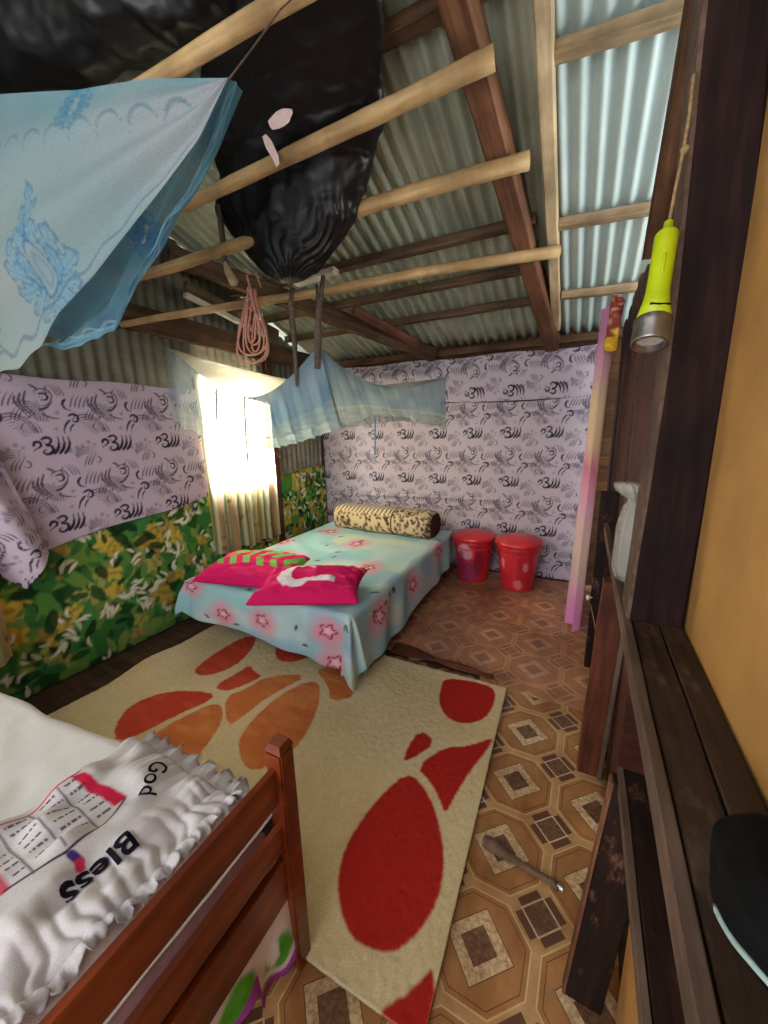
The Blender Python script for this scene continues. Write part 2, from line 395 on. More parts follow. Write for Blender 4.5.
# floor: bare boards, seen at the left and where the vinyl is torn
bm = bmesh.new()
for i in range(22):
    x0 = -3+.15*i; box(bm, x0+.002, x0+.148, -1.2, 3.95, -.05, -.004, .002)
setp(obj('floor', bm, w_floor), kind='structure')

# corrugated roof: two runs of sheet
def corr_roof(x0, x1, mat_i):
    xs = np.arange(x0, x1+1e-6, .076/8); ys = np.arange(-.6, 4.06, .3)
    X, Y = np.meshgrid(xs, ys, indexing='ij')
    return np.stack([X, Y, roofz(Y)+.017*np.cos(2*PI*X/.08)+.015], -1)
A = corr_roof(-2.95, -.235, 0); r1 = grid('ceiling', A, z_old, thick=.002); setp(r1, kind='structure')
B = corr_roof(-.25, .75, 0); B[..., 2] += .004; r2 = grid('ceiling_right', B, z_lit, thick=.002); setp(r2, kind='structure')

# left wall of corrugated sheet with two window openings
bm = bmesh.new()
def corr_wall(bm, y0, y1, z0, z1, mi=0):
    n = max(2, int((y1-y0)/.0095)); prev = None
    for i in range(n+1):
        y = y0+(y1-y0)*i/n; x = XL+.009*math.cos(2*PI*y/.076); zt = z1 if z1 is not None else roofz(y)+(-.045 if 2.92 < y < 3.72 else .02)
        a, b = bm.verts.new((x, y, z0)), bm.verts.new((x, y, zt))
        if prev: f = bm.faces.new((prev[0], a, b, prev[1])); f.material_index = mi; f.smooth = True
        prev = (a, b)
corr_wall(bm, -.9, .08, 0, None); corr_wall(bm, .08, .74, 0, .9); corr_wall(bm, .08, .74, 1.85, None)
corr_wall(bm, .74, 2.14, 0, None); corr_wall(bm, 2.14, 2.84, 0, .95); corr_wall(bm, 2.14, 2.84, 1.86, None)
corr_wall(bm, 2.84, YB, 0, None, 1)
for v in bm.verts:
    if v.co.z < .001: v.co.z = -.04
me = bpy.data.meshes.new('wall_left'); bm.to_mesh(me); bm.free()
wl = finish('wall_left', me, [z_wall, z_rust], None); wl.data.materials.clear(); wl.data.materials.append(z_wall); wl.data.materials.append(z_rust)
md = wl.modifiers.new('thickness', 'SOLIDIFY'); md.thickness = .003
setp(wl, kind='structure')
for nm, y0, y1, z0, z1 in (('window_1', 2.14, 2.84, .95, 1.86), ('window_2', .08, .74, .9, 1.85)):
    bm = bmesh.new(); x0, x1 = XL-.03, XL+.018; t = .035
    box(bm, x0, x1, y0-.02, y0+t, z0, z1, .004); box(bm, x0, x1, y1-t, y1+.02, z0, z1, .004)
    box(bm, x0, x1, y0, y1, z0-.02, z0+t, .004); box(bm, x0, x1, y0, y1, z1-t, z1+.02, .004)
    ym = (y0+y1)/2; box(bm, x0, x1-.02, ym-.014, ym+.014, z0, z1, .003)
    setp(obj(nm, bm, w_plank), kind='structure')
# back wall of boards
bm = bmesh.new(); x = -2.95
while x < .55:
    w = random.uniform(.14, .21); box(bm, x-.001, x+w+.001, YB+random.uniform(0, .008), YB+.03, 0, 2.19+random.uniform(-.02, .01), .0015); x += w
setp(obj('wall_back', bm, w_plank), kind='structure')
beam('trim_1', (-2.9, YB-.03, 2.115), (.5, YB-.03, 2.115), .05, .06, w_brace, kind='structure')
# right wall: ochre plywood
bm = bmesh.new(); box(bm, .28, .295, -.8, 1.34, -.0, 3.02, .001); box(bm, .176, .186, -.8, .84, 0, .635, .001)
setp(obj('wall_right', bm, m_ply), kind='structure')
# partition of dark upright boards beyond the post
bm = bmesh.new(); y = 1.36
for k in range(14):
    w = random.uniform(.13, .19)
    if y+w > 3.7: break
    xo = random.uniform(0, .012)
    box(bm, .185+xo, (.21 if k else .30)+xo, y+.003, y+w-.003, 0, 2.14+random.uniform(-.04, .03), .003); y += w
setp(obj('wall_partition', bm, wood('partition_boards', (40, 20, 14), (82, 44, 30), (112, 66, 46), .6, .3)), kind='structure')

# ------------------------------------------------------------------ vinyl floor covering
class X:
    nt = None
    def __init__(s, v): s.v = v
    @staticmethod
    def op(o, *a):
        n = X.nt.nodes.new('ShaderNodeMath'); n.operation = o
        for i, q in enumerate(a):
            if isinstance(q, X): X.nt.links.new(q.v, n.inputs[i])
            else: n.inputs[i].default_value = q
        return X(n.outputs[0])
    def __add__(s, o): return X.op('ADD', s, o)
    def __sub__(s, o): return X.op('SUBTRACT', s, o)
    def __mul__(s, o): return X.op('MULTIPLY', s, o)
    def abs(s): return X.op('ABSOLUTE', s)
    def frac0(s): return X.op('SUBTRACT', s, X.op('FLOOR', s+.5))   # offset from the nearest whole number
    def lt(s, o): return X.op('LESS_THAN', s, o)
    def mx(s, o): return X.op('MAXIMUM', s, o)
def vinyl(name, x0, y0, th, P, worn=0.0, tint=(168, 112, 84)):
    m, nt, b = newmat(name); X.nt = nt
    tc = nt.nodes.new('ShaderNodeTexCoord'); sp = nt.nodes.new('ShaderNodeSeparateXYZ'); link(nt, tc.outputs['Object'], sp.inputs[0])
    x, y = X(sp.outputs[0])-x0, X(sp.outputs[1])-y0; c, s = math.cos(th)/P, math.sin(th)/P
    a, bb = x*c+y*s, y*c-x*s
    fa, fb = a.frac0().abs(), bb.frac0().abs()
    l1 = fa+fb; od = fa.mx(fb).mx(l1*.7071)
    ga, gb = (a+.5).frac0(), (bb+.5).frac0()
    p, q = ((ga+gb)*.7071).abs(), ((ga-gb)*.7071).abs(); sq = p.mx(q)
    n1 = nnoise(nt, tc.outputs['Object'], 9, 6, .7); n2 = nnoise(nt, tc.outputs['Object'], 90, 4, .7); n3 = nnoise(nt, tc.outputs['Object'], 2.2, 5)
    tan = ramp(nt, n1, [(.3, (186, 148, 100)), (.7, (216, 182, 132))])
    octc = ramp(nt, n1, [(.3, (164, 116, 72)), (.7, (196, 146, 94))])
    dark = ramp(nt, n2, [(.35, (92, 64, 50)), (.65, (150, 116, 92))])
    marb = ramp(nt, n2, [(.35, (184, 152, 116)), (.62, (240, 222, 186))])
    col = tan
    def over(col, mask, cc): return mixc(nt, mask.v, col, cc)
    col = over(col, od.lt(.462), (228, 202, 156)); col = over(col, od.lt(.447), octc)
    col = over(col, (od-.405).abs().lt(.004), (112, 78, 46))
    plus = (p.lt(.12)*q.lt(.215)).mx(q.lt(.12)*p.lt(.215))
    col = over(col, plus, (112, 78, 60)); col = over(col, sq.lt(.138), (232, 214, 182)); col = over(col, sq.lt(.121), dark)
    col = over(col, l1.lt(.335), (118, 82, 58)); col = over(col, l1.lt(.322), marb); col = over(col, l1.lt(.178), (118, 82, 58)); col = over(col, l1.lt(.166), dark)
    if worn: col = mixc(nt, worn, col, tint)
    dirt = ramp(nt, n3, [(.35, (196, 178, 164)), (.65, (255, 255, 255))])
    link(nt, mixc(nt, 1.0, col, dirt, 'MULTIPLY'), b.inputs['Base Color'])
    b.inputs['Roughness'].default_value = .36; set_spec(b, .45); bump(nt, b, n3, .25, .012)
    return m
v_near = vinyl('patterned_vinyl', -.16, .83, -.023, .2945)
v_far = vinyl('patterned_vinyl_far', -.147, .715, .014, .304, .52, (192, 134, 108))
def sheet(name, x0, x1, y0, y1, mat, edge, amp, label, z=.0):
    nu, nv = 70, 50; U, V = np.meshgrid(np.linspace(0, 1, nu), np.linspace(0, 1, nv), indexing='ij')
    Xc = x0+(x1-x0)*U; Yc = y0+(y1-y0)*V
    Yc = Yc+edge(Xc)*(1-V)
    Z = z+.004*vnoise(Xc+9, Yc+9, 3)*amp
    return setp(grid(name, np.stack([Xc, Yc, Z], -1), mat, center=False, thick=.002), label, 'vinyl flooring')
sheet('vinyl_sheet', -2.2, .19, -.9, 2.03, v_near, lambda x: 0*x, .5, 'octagon patterned brown vinyl sheet under the near bed and the rug', .002)
sheet('vinyl_sheet', -2.45, .19, 2.0, 3.76, v_far, lambda x: np.where(x < -.45, .07+.03*np.sin(x*9)+.015*np.sin(x*31), -.02), 1.0, 'reddish brown patterned vinyl sheet running to the back wall under the buckets', .004)
# torn edge of vinyl curled up beside the bed
nu, nv = 40, 8; U, V = np.meshgrid(np.linspace(0, 1, nu), np.linspace(0, 1, nv), indexing='ij')
xx = -1.03+.66*U; yy = 2.10-.05*U+(.018+.055*(1-U)*np.abs(np.sin(5*U+.8)))*(V*2-1)
zz = .012+.02*np.sin(PI*V)*(.4+.6*np.abs(np.sin(7*U)))
setp(grid('torn_flooring_strip', np.stack([xx, yy, zz], -1), w_red, thick=.003), 'torn brown strip of flooring curling up between rug and bed', 'flooring')

# ================================================================== BEDS
# ---- far bed
BX0, BX1, BY0, BY1, BZ = -2.44, -1.08, 1.66, 3.56, .43
t = thing('platform_bed', 'low wooden platform bed under the blue floral sheet', 'bed', ((BX0+BX1)/2, (BY0+BY1)/2, 0))
for (x, y) in ((BX0+.08, BY0+.12), (BX1-.1, BY0+.16), (BX0+.08, BY1-.1), (BX1-.1, BY1-.1)):
    bm = bmesh.new(); box(bm, x-.03, x+.03, y-.03, y+.03, 0.004, .27, .004); obj('leg', bm, w_red, t)
bm = bmesh.new(); box(bm, BX0+.03, BX1-.04, BY0+.04, BY1-.02, .25, .29, .004); obj('platform', bm, w_plank, t)
bm = bmesh.new(); box(bm, BX0+.02, BX1-.02, BY0+.02, BY1-.01, .29, BZ-.012, .03); obj('mattress', bm, m_mat, t, smooth=True)
# sheet draped over it
def sheet_print(U, V):
    p = Print(U, V, (160, 206, 214)); n = vnoise(U, V, 3.1); p.put((n-.45)*3, (190, 218, 224)); p.put((vnoise(U+5, V+2, 3.6)-.66)*5, (222, 224, 194), .7); p.put((vnoise(U+15, V+2, 5)-.6)*4, (206, 222, 226), .7)
    p.put((vnoise(U+1, V+8, 4)-.62)*5, (140, 182, 212), .6)
    r = np.random.default_rng(5)
    cs = [(-2.38, 1.6), (-1.72, 1.44), (-1.22, 1.52), (-.95, 1.95), (-.92, 2.5), (-2.2, 3.1), (-1.75, 2.85), (-1.35, 2.35), (-2.1, 2.35), (-1.0, 3.1), (-1.55, 3.35), (-2.42, 2.65), (-1.16, 1.3), (-2.05, 1.4)]
    for (x, y) in cs:
        d = np.hypot((U-x)/1.0, (V-y)/1.0)+.05*(vnoise(U, V, 14)-.5); p.put(soft(d-.105, .11), (232, 146, 170), .9)
    for (x, y) in cs:
        d = np.hypot(U-x, V-y); a = np.arctan2(V-y, U-x)
        p.put(soft(np.abs(d-.044-.012*np.cos(5*a))-.007, .006), (134, 36, 62)); p.put(soft(d-.026, .01), (238, 196, 206))
    for i in range(46):
        x, y = r.uniform(-2.8, -.7), r.uniform(1.2, 3.7); a = r.uniform(0, 6.3)
        X, Y = (U-x)*math.cos(a)+(V-y)*math.sin(a), -(U-x)*math.sin(a)+(V-y)*math.cos(a)
        p.put(soft((X/.03)**2+(Y/.012)**2-1, .4), [(60, 96, 110), (150, 44, 66), (66, 130, 110)][i % 3])
    return p.c
def drape(Xs, Ys, x0, x1, y0, y1, z, hem, R=.035):
    ox = np.where(Xs > x1, Xs-x1, np.where(Xs < x0, Xs-x0, 0)); oy = np.where(Ys > y1, Ys-y1, np.where(Ys < y0, Ys-y0, 0))
    o = np.hypot(ox, oy); sx, sy = np.sign(ox), np.sign(oy); nrm = np.maximum(o, 1e-6)
    bx, by = np.clip(Xs, x0, x1), np.clip(Ys, y0, y1)
    arcl = np.minimum(o, R*PI/2); out = R*np.sin(arcl/R); dz = R*(1-np.cos(arcl/R))+np.maximum(0, o-R*PI/2)
    return bx, by, ox/nrm, oy/nrm, out, dz, o
xs = np.arange(-2.72, -.70, .012); ys = np.arange(1.26, 3.60, .012); Xg, Yg = np.meshgrid(xs, ys, indexing='ij')
bx, by, nx, ny, out, dz, o = drape(Xg, Yg, BX0+.03, BX1-.03, BY0+.03, BY1, BZ, 0)
keep = .30+.03*np.sin(Xg*5)                                       # how far the near flap hangs
lim = np.where(ny < 0, .0, 1)
k = np.ones_like(o)
near = (Yg < BY0+.03) & (nx == 0); k = np.where(near, np.clip((.235+.06*np.clip((Xg+1.9)/.8, 0, 1))/.375, 0, 1), k)
side = (nx > 0) & (ny == 0); k = np.where(side, np.clip((.37-.13*np.clip((Yg-1.7)/1.8, 0, 1))/.38, 0, 1), k)
corner = (nx != 0) & (ny != 0); k = np.where(corner, .80, k)
left = (nx < 0) & (ny == 0); k = np.where(left, .8, k); k = np.where(corner & (nx < 0), .52, k)
DZ = np.minimum(dz*k, BZ-.03)
AN = np.arctan2(np.abs(ny), np.abs(nx)+1e-6)
fl = np.where(corner, .055, .035)*np.clip(o/.3, 0, 1.4)+np.where(corner, .035*np.sin(2*AN)*np.cos(AN*6)*np.clip(o/.2, 0, 1), .012*np.sin((Xg*ny*ny+Yg*nx*nx)*14+2*np.sin((Xg+Yg)*5))*np.clip(o/.2, 0, 1))
wr = .006*np.sin(Xg*11+Yg*17+3*vnoise(Xg, Yg, 2.5))*vnoise(Xg+3, Yg, 3)+.012*(vnoise(Xg, Yg, 5)-.5)
P = np.stack([bx+nx*(out+fl), by+ny*(out+fl), BZ+.004-DZ+np.where(o > 0, 0, wr)], -1)
P[..., 0] = np.maximum(P[..., 0], -2.66)
setp(grid('bedsheet', P, cloth('floral_bedsheet', .85), colour=sheet_print(Xg, Yg), thick=.003), 'pale blue floral sheet with pink blotches draped over the low bed', 'bedsheet')

# pillows -----------------------------------------------------------
def pillow(name, c, hx, hy, h, rz, tiltx, tilty, paint, mat, parent=None, n=90, pw=.42, ears=.10, crumple=.012, seed=0):
    u = np.linspace(-1, 1, n); U, V = np.meshgrid(u, u, indexing='ij')
    bowx = 1-ears*(1-V**2); bowy = 1-ears*(1-U**2)
    x, y = U*hx*bowx, V*hy*bowy
    prof = np.clip((1-U**2)*(1-V**2), 0, 1)**pw
    crk = 0 if not name.startswith('printed') else (.010*np.abs(np.sin(V*38+3*vnoise(U*3, V*3, 2)))*np.clip((U-.25)*1.6, 0, 1)+.006*np.abs(np.sin(U*24+2*V))*np.clip((V-.7)*4, 0, 1))*np.clip((1-U**2)*4, 0, 1)
    zt = crk+h*prof*(1+.25*(vnoise(U*2+seed, V*2, 1.7)-.5))+crumple*(vnoise(U*3+seed, V*3+4, 2.2)-.5)*np.clip(prof*4, 0, 1)
    zb = -h*.45*prof
    def tr(X, Y, Z):
        Z = Z+X*tiltx+Y*tilty; a = math.cos(rz); s = math.sin(rz)
        return np.stack([c[0]+X*a-Y*s, c[1]+X*s+Y*a, c[2]+Z], -1)
    top, bot = tr(x, y, zt), tr(x, y, zb)
    P = np.concatenate([top, bot[:, ::-1]], 1); uc = np.concatenate([x, x[:, ::-1]], 1); vc = np.concatenate([y, y[:, ::-1]], 1)
    col = paint(uc, vc)
    return grid(name, P, mat, parent, colour=col), (x, y, zt)
c_pil = cloth('printed_cotton', .85)
def pk1(x, y):
    p = Print(x, y, (214, 30, 104))
    for k in range(6):
        for sgn in (1, -1):
            cx = -.27+.105*k; X, Y = x-cx, y-.02
            d = np.abs(X-.6*np.abs(Y-.0))-.024; p.put(soft(d, .008)*(np.abs(Y-.02) < .13)*(Y*sgn > 0), (112, 190, 86))
    p.put(soft(np.abs(y-.02)-.008, .006)*(x < .2)*(x > -.27), (214, 30, 104)); return p.c
def pk2(x, y):
    p = Print(x, y, (218, 32, 104))
    d = arc(x*1, y*1.0, -.05, .0, .105, 50, 330, .042); p.put(d, (240, 232, 238))
    p.put(soft(np.maximum(np.abs(x-.09)-.085, np.abs(y+.075)-.022), .006), (240, 232, 238))
    p.put(soft(np.abs(y-.13-.1*x)-.008, .005)*(x > -.1), (176, 170, 80), .7); return p.c
o, _ = pillow('throw_pillow', (-2.02, 1.89, .485), .335, .225, .10, math.radians(12), 0, .10, pk1, c_pil, ears=.06, seed=1, pw=.36)
setp(o, 'bright pink pillow with green leaf stripes on the blue floral sheet', 'pillow')
o, _ = pillow('throw_pillow', (-1.455, 1.80, .485), .335, .205, .10, math.radians(22), .03, .09, pk2, c_pil, ears=.09, seed=5, crumple=.03, pw=.36)
setp(o, 'bright pink pillow with a large white curl, at the bed corner', 'pillow')
# bolster
nu, nv = 150, 72; U, T = np.meshgrid(np.linspace(0, 1, nu), np.linspace(0, 2*PI, nv, endpoint=False), indexing='ij')
Lb = 1.14; sc = np.clip(np.sqrt(np.clip(1-((np.abs(U-.5)-.44)/.06).clip(0, 1)**2, 0, 1)), .12, 1)
rr = .142*sc*(1+.05*(vnoise(U*6, T, 1.3)-.5))
x = -2.275+Lb*U+.0*T; y = 3.36-.06*U+rr*1.1*np.sign(np.cos(T))*np.abs(np.cos(T))**.75; z = BZ+.118+rr*.88*np.sign(np.sin(T))*np.abs(np.sin(T))**.75
uu, vv = U*Lb, T*.12
p = Print(uu, vv, (208, 186, 152))
r = np.random.default_rng(3)
for i in range(900):
    a, b_ = r.uniform(0, Lb), r.uniform(0, .76); d = np.hypot(uu-a, vv-b_); p.put(soft(np.abs(d-.009)-.0035, .004), (52, 32, 24)); p.put(soft(d-.004, .004), (150, 104, 62), .7)
zeb = (T > .95) & (T < 2.5) & (U < .62)
q = Print(uu, vv, (220, 204, 172)); q.put(soft(np.abs(np.sin((uu+.25*vv+.012*np.sin(vv*40))*68))-.46, .3)*(.0+1), (46, 30, 26))
p.c = np.where(zeb[..., None], q.c, p.c)
p.put((U > .972).astype(float), (74, 40, 38)); p.put((np.abs(U-.63) < .006)*1.0, (70, 44, 34))
Pb = np.stack([x, y, z], -1); Pb = np.concatenate([Pb, Pb[:, :1]], 1); cb = np.concatenate([p.c, p.c[:, :1]], 1)
ends = np.repeat(Pb[[0, -1]].mean(1, keepdims=True), Pb.shape[1], 1)
Pb = np.concatenate([ends[:1], Pb, ends[1:]], 0); cb = np.concatenate([cb[:1], cb, cb[-1:]], 0)
setp(grid('bolster', Pb, c_pil, colour=cb), 'long bolster with zebra and leopard print at the back of the bed', 'pillow')

# ---- near bed
HX = -.60
t = thing('slatted_bed', 'varnished orange brown wooden bed with slatted head rail, near corner', 'bed', (-1.6, .05, 0))
def post(y):
    bm = bmesh.new(); box(bm, HX-.028, HX+.022, y-.024, y+.024, .004, .70, .004)
    r_ = bmesh.ops.create_cube(bm, size=1)
    for v in r_['verts']:
        k_ = 1 if v.co.z < 0 else .72
        v.co = Vector((HX-.003+v.co.x*.05*k_, y+v.co.y*.048*k_, .702+(v.co.z+.5)*.018))
    return obj('bed_post', bm, w_bed, t)
post(.585); post(-.42)
for z0, z1, xo in ((.560, .658, 0), (.420, .492, .0), (.262, .388, .0)):
    beam('rail', (HX-.004+xo, -.42, (z0+z1)/2), (HX-.004+xo, .58, (z0+z1)/2), .018, z1-z0, w_bed, t, rough=.001)
bm = bmesh.new(); box(bm, -2.62, HX-.03, .50, .535, .20, .30, .005); obj('side_rail', bm, w_bed, t)
bm = bmesh.new(); box(bm, -2.62, HX-.03, -.42, -.385, .20, .30, .005); obj('side_rail', bm, w_bed, t)
bm = bmesh.new(); box(bm, -2.62, HX-.045, -.38, .50, .24, .27, .004); obj('bed_base', bm, w_plank, t)
bm = bmesh.new(); box(bm, -2.62, HX-.020, -.40, .53, .27, .487, .012);
for v in bm.verts:
    if v.co.y > .4: v.co.y += -.13*(HX-.02-v.co.x)/2.0+.01
obj('mattress', bm, m_mat, t, smooth=True)
for y in (-.38, .5):
    bm = bmesh.new(); box(bm, -2.62, -2.57, y-.02, y+.02, .004, .3, .003); obj('leg', bm, w_bed, t)
# white sheet
xs = np.arange(-2.66, HX-.03, .012); ys = np.arange(-.42, .80, .012); Xg, Yg = np.meshgrid(xs, ys, indexing='ij')
edge = np.interp(Xg, [-2.7, -1.95, -1.56, -1.21, -.86, -.6], [.42, .468, .490, .522, .572, .58])+.004*np.sin(Xg*13)
bx, by, nx, ny, out, dz, o = drape(Xg, Yg, -9, 9, -9, edge, .46, 0, .03)
wr = np.clip((.36-Yg)*6, 0, 1)*.010*(vnoise(Xg+.4*Yg, Yg, 5)-.5)+.005*(vnoise(Xg*1.5+Yg, Yg-.4*Xg, 14)-.5)+np.clip((.42-Yg)*6, 0, 1)*.012*np.abs(np.sin((Xg*.6+Yg*1.25)*13+2.5*vnoise(Xg, Yg, 1.8)))**3*np.clip(-Xg-1.0, 0, .6)/.4
P = np.stack([bx, by+ny*(out+.008*np.sin(Xg*24)*np.clip(o/.1, 0, 1)), .496-dz+np.where(o > 0, 0, 1)*wr], -1)
white = np.ones(Xg.shape+(3,))*np.array(lin((228, 228, 228)))
setp(grid('bedsheet', P, cloth('white_cotton', .9), colour=white, thick=.003), 'plain white wrinkled sheet on the near wooden bed', 'bedsheet')
# printed pillow with ruffles
PC = (-.925, .145, .522)
def wp(x, y):
    p = Print(x, y, (214, 210, 214)); X, Y = x+PC[0], y+PC[1]
    def seg(a, b, w, col, k=1.0):
        ax, ay = a; bx_, by_ = b; dx, dy = bx_-ax, by_-ay; L2 = dx*dx+dy*dy
        tt = np.clip(((X-ax)*dx+(Y-ay)*dy)/L2, 0, 1); p.put(soft(np.hypot(X-ax-tt*dx, Y-ay-tt*dy)-w, .003), col, k)
    pm = poly_mask
    def poly_soft(X, Y, pts): return sum(pm(X+a_*.0022, Y+b_*.0022, pts) for a_ in (-1, 0, 1) for b_ in (-1, 0, 1))/9
    p.put((poly_soft(X, Y, [(-1.105, .36), (-1.09, .385), (-.945, .405), (-.945, .375)])), (206, 36, 74))
    p.put((poly_soft(X, Y, [(-1.10, .02), (-1.10, .0), (-.95, .0), (-.95, .02)])), (206, 36, 74))
    p.put((poly_soft(X, Y, [(-1.10, .165), (-1.10, .18), (-.925, .18), (-.925, .155)])), (206, 36, 74), .85)
    seg((-1.105, .38), (-1.105, .0), .004, (206, 60, 90))
    seg((-.945, .40), (-.915, .34), .0025, (40, 36, 46)); seg((-.915, .34), (-.905, .26), .0025, (40, 36, 46)); seg((-.905, .26), (-.93, .17), .0025, (40, 36, 46))
    for yb in (.33, .27, .215): seg((-1.10, yb), (-.915, yb-.004), .002, (110, 106, 120))
    for blk in ((.34, .372), (.283, .322), (.226, .262), (.186, .207), (.03, .09), (.1, .145)):
        for k in range(6):
            xr = -1.088+.028*k
            m = (np.abs(X-xr) < .0035)*(Y > blk[0])*(Y < blk[1])*(np.sin(Y*900+k) > -.75); p.put(m*1.0, (70, 66, 84), .9)
    seg((-.895, .265), (-.872, .268), .008, (84, 50, 128)); seg((-.872, .268), (-.858, .262), .008, (214, 60, 96))
    return p.c
def zwhite(x, y): return 0
pw_, (gx, gy, gz) = pillow('printed_pillow', PC, .235, .405, .075, 0, -.06, 0, wp, cloth('white_pillowcase', .85), n=300, pw=.36, ears=.03, crumple=.035, seed=11)
setp(pw_, 'white ruffled pillow with black and red print against the bed rails', 'pillow')
def ptop(X, Y):
    lx, ly = X-PC[0], Y-PC[1]; i = int(np.argmin((gx-lx)**2+(gy-ly)**2)); return PC[2]+gz.flat[i]-.06*lx
# lettering
def lettering(txt, x, y, ang, size, bold):
    cu = bpy.data.curves.new('lettering', 'FONT'); cu.body = txt; cu.size = size; cu.offset = bold; cu.align_x = 'CENTER'; cu.resolution_u = 3
    tmp = bpy.data.objects.new('tmp', cu); COL.objects.link(tmp); bpy.context.view_layer.update()
    me = bpy.data.meshes.new_from_object(tmp.evaluated_get(bpy.context.evaluated_depsgraph_get()))
    bpy.data.objects.remove(tmp); bm = bmesh.new(); bm.from_mesh(me); bpy.data.meshes.remove(me)
    bmesh.ops.triangulate(bm, faces=bm.faces); 
    for _ in range(2): bmesh.ops.subdivide_edges(bm, edges=[e for e in bm.edges if e.calc_length() > .012], cuts=1)
    c, s = math.cos(ang), math.sin(ang)
    for v in bm.verts:
        X_, Y_ = x+v.co.x*c-v.co.y*s, y+v.co.x*s+v.co.y*c; v.co = Vector((X_, Y_, ptop(X_, Y_)+.004))
    return obj('lettering', bm, m_ink, pw_)
lettering('God', -.942, .452, math.radians(-52), .058, .0006)
lettering('Bless', -.845, .285, math.radians(-92), .066, .0016)
lettering("''", -.872, .10, math.radians(-100), .06, .0015)
# ruffle around the pillow
def ruffle(path, outdir, w, amp, freq, rise):
    n = len(path); nv_ = 7; P = np.zeros((n, nv_, 3)); s = 0
    for i in range(n):
        if i: s += np.linalg.norm(np.array(path[i])-np.array(path[i-1]))
        for j in range(nv_):
            tj = j/(nv_-1); ph = s*freq+1.5*math.sin(s*17)
            P[i, j] = np.array(path[i])+np.array(outdir[i])*(w*tj*(1+.15*math.sin(ph*.7)))+np.array((0, 0, rise*tj*(1-tj)*4+amp*tj*math.sin(ph)+.012*tj*math.sin(ph*.37)))
            P[i, j, :2] += np.array((outdir[i][1], -outdir[i][0]))*amp*.8*tj*math.cos(ph)
    return P
path, od = [], []
hx_, hy_ = .225, .395
for k_ in np.linspace(0, 1, 260):
    d_ = k_*(2*hx_+2*hy_+.15)
    if d_ < 2*hx_: q_ = (PC[0]-hx_+d_, PC[1]+hy_); n_ = (0, 1, 0)
    else:
        e_ = min((d_-2*hx_)/(.15), 1); 
        if e_ < 1: a_ = PI/2*(1-e_); q_ = (PC[0]+hx_, PC[1]+hy_); n_ = (math.cos(a_), math.sin(a_), 0)
        else: q_ = (PC[0]+hx_, PC[1]+hy_-(d_-2*hx_-.15)); n_ = (1, 0, 0)
    path.append((q_[0], q_[1], PC[2]-.005)); od.append(n_)
Pr = ruffle(path, od, .055, .008, 270, .006)
Pr[..., 0] = np.minimum(Pr[..., 0], HX-.025)
cw = np.ones(Pr.shape)*np.array(lin((214, 210, 216)))
grid('ruffle', Pr, MATS['white_pillowcase'], pw_, colour=cw, thick=.0015)
pp_ = [(q, n) for q, n in zip(path, od) if n[0] > .75]; od2 = [n for q, n in pp_]
path2 = [(q[0]-.03*n[0], q[1]-.03*n[1], ptop(q[0]-.03*n[0], q[1]-.03*n[1])+.001) for q, n in pp_]
Pr2 = ruffle(path2, od2, .030, .005, 320, .006); Pr2[..., 0] = np.minimum(Pr2[..., 0], HX-.025)
grid('ruffle', Pr2, MATS['white_pillowcase'], pw_, colour=np.ones(Pr2.shape)*np.array(lin((214, 210, 216))), thick=.0015)
# bright blanket hanging below the rails
nu, nv = 110, 40; U, V = np.meshgrid(np.linspace(0, 1, nu), np.linspace(0, 1, nv), indexing='ij')
Yc = -.35+.93*U; hem = np.where(Yc > .452, .036+.02*np.abs(np.sin(U*30)), .112+.03*np.abs(np.sin(U*13))**2); Zc = hem+(.262-hem)*V
Xc = HX-.004+.014*np.sin(U*40+1.2*V)*(1-V)
p = Print(Yc, Zc, (226, 216, 222))
for (a, b_, ra) in ((.52, .135, .042), (.385, .185, .05), (.25, .175, .055), (.12, .13, .07), (-.1, .14, .07), (.46, .06, .04)):
    p.put(soft(np.hypot((Yc-a), (Zc-b_)*.9)-ra+.02*(vnoise(Yc, Zc, 40)-.5), .012), (92, 168, 52)); p.put(soft(np.hypot(Yc-a, Zc-b_)-ra*.5, .02)*vnoise(Yc, Zc, 60), (60, 130, 40))
for (a, b_) in ((.50, .15), (.34, .13), (.2, .16)): p.put(soft(np.hypot((Yc-a)*2.4, Zc-b_)-.04, .008), (236, 230, 236))
p.put(soft(Zc-hem-.032+.008*np.sin(Yc*40), .006), (168, 72, 176))
setp(grid('blanket', np.stack([Xc, Yc, Zc], -1), c_pil, colour=p.c, thick=.004), 'white green and purple blanket hanging under the bed rails', 'blanket')

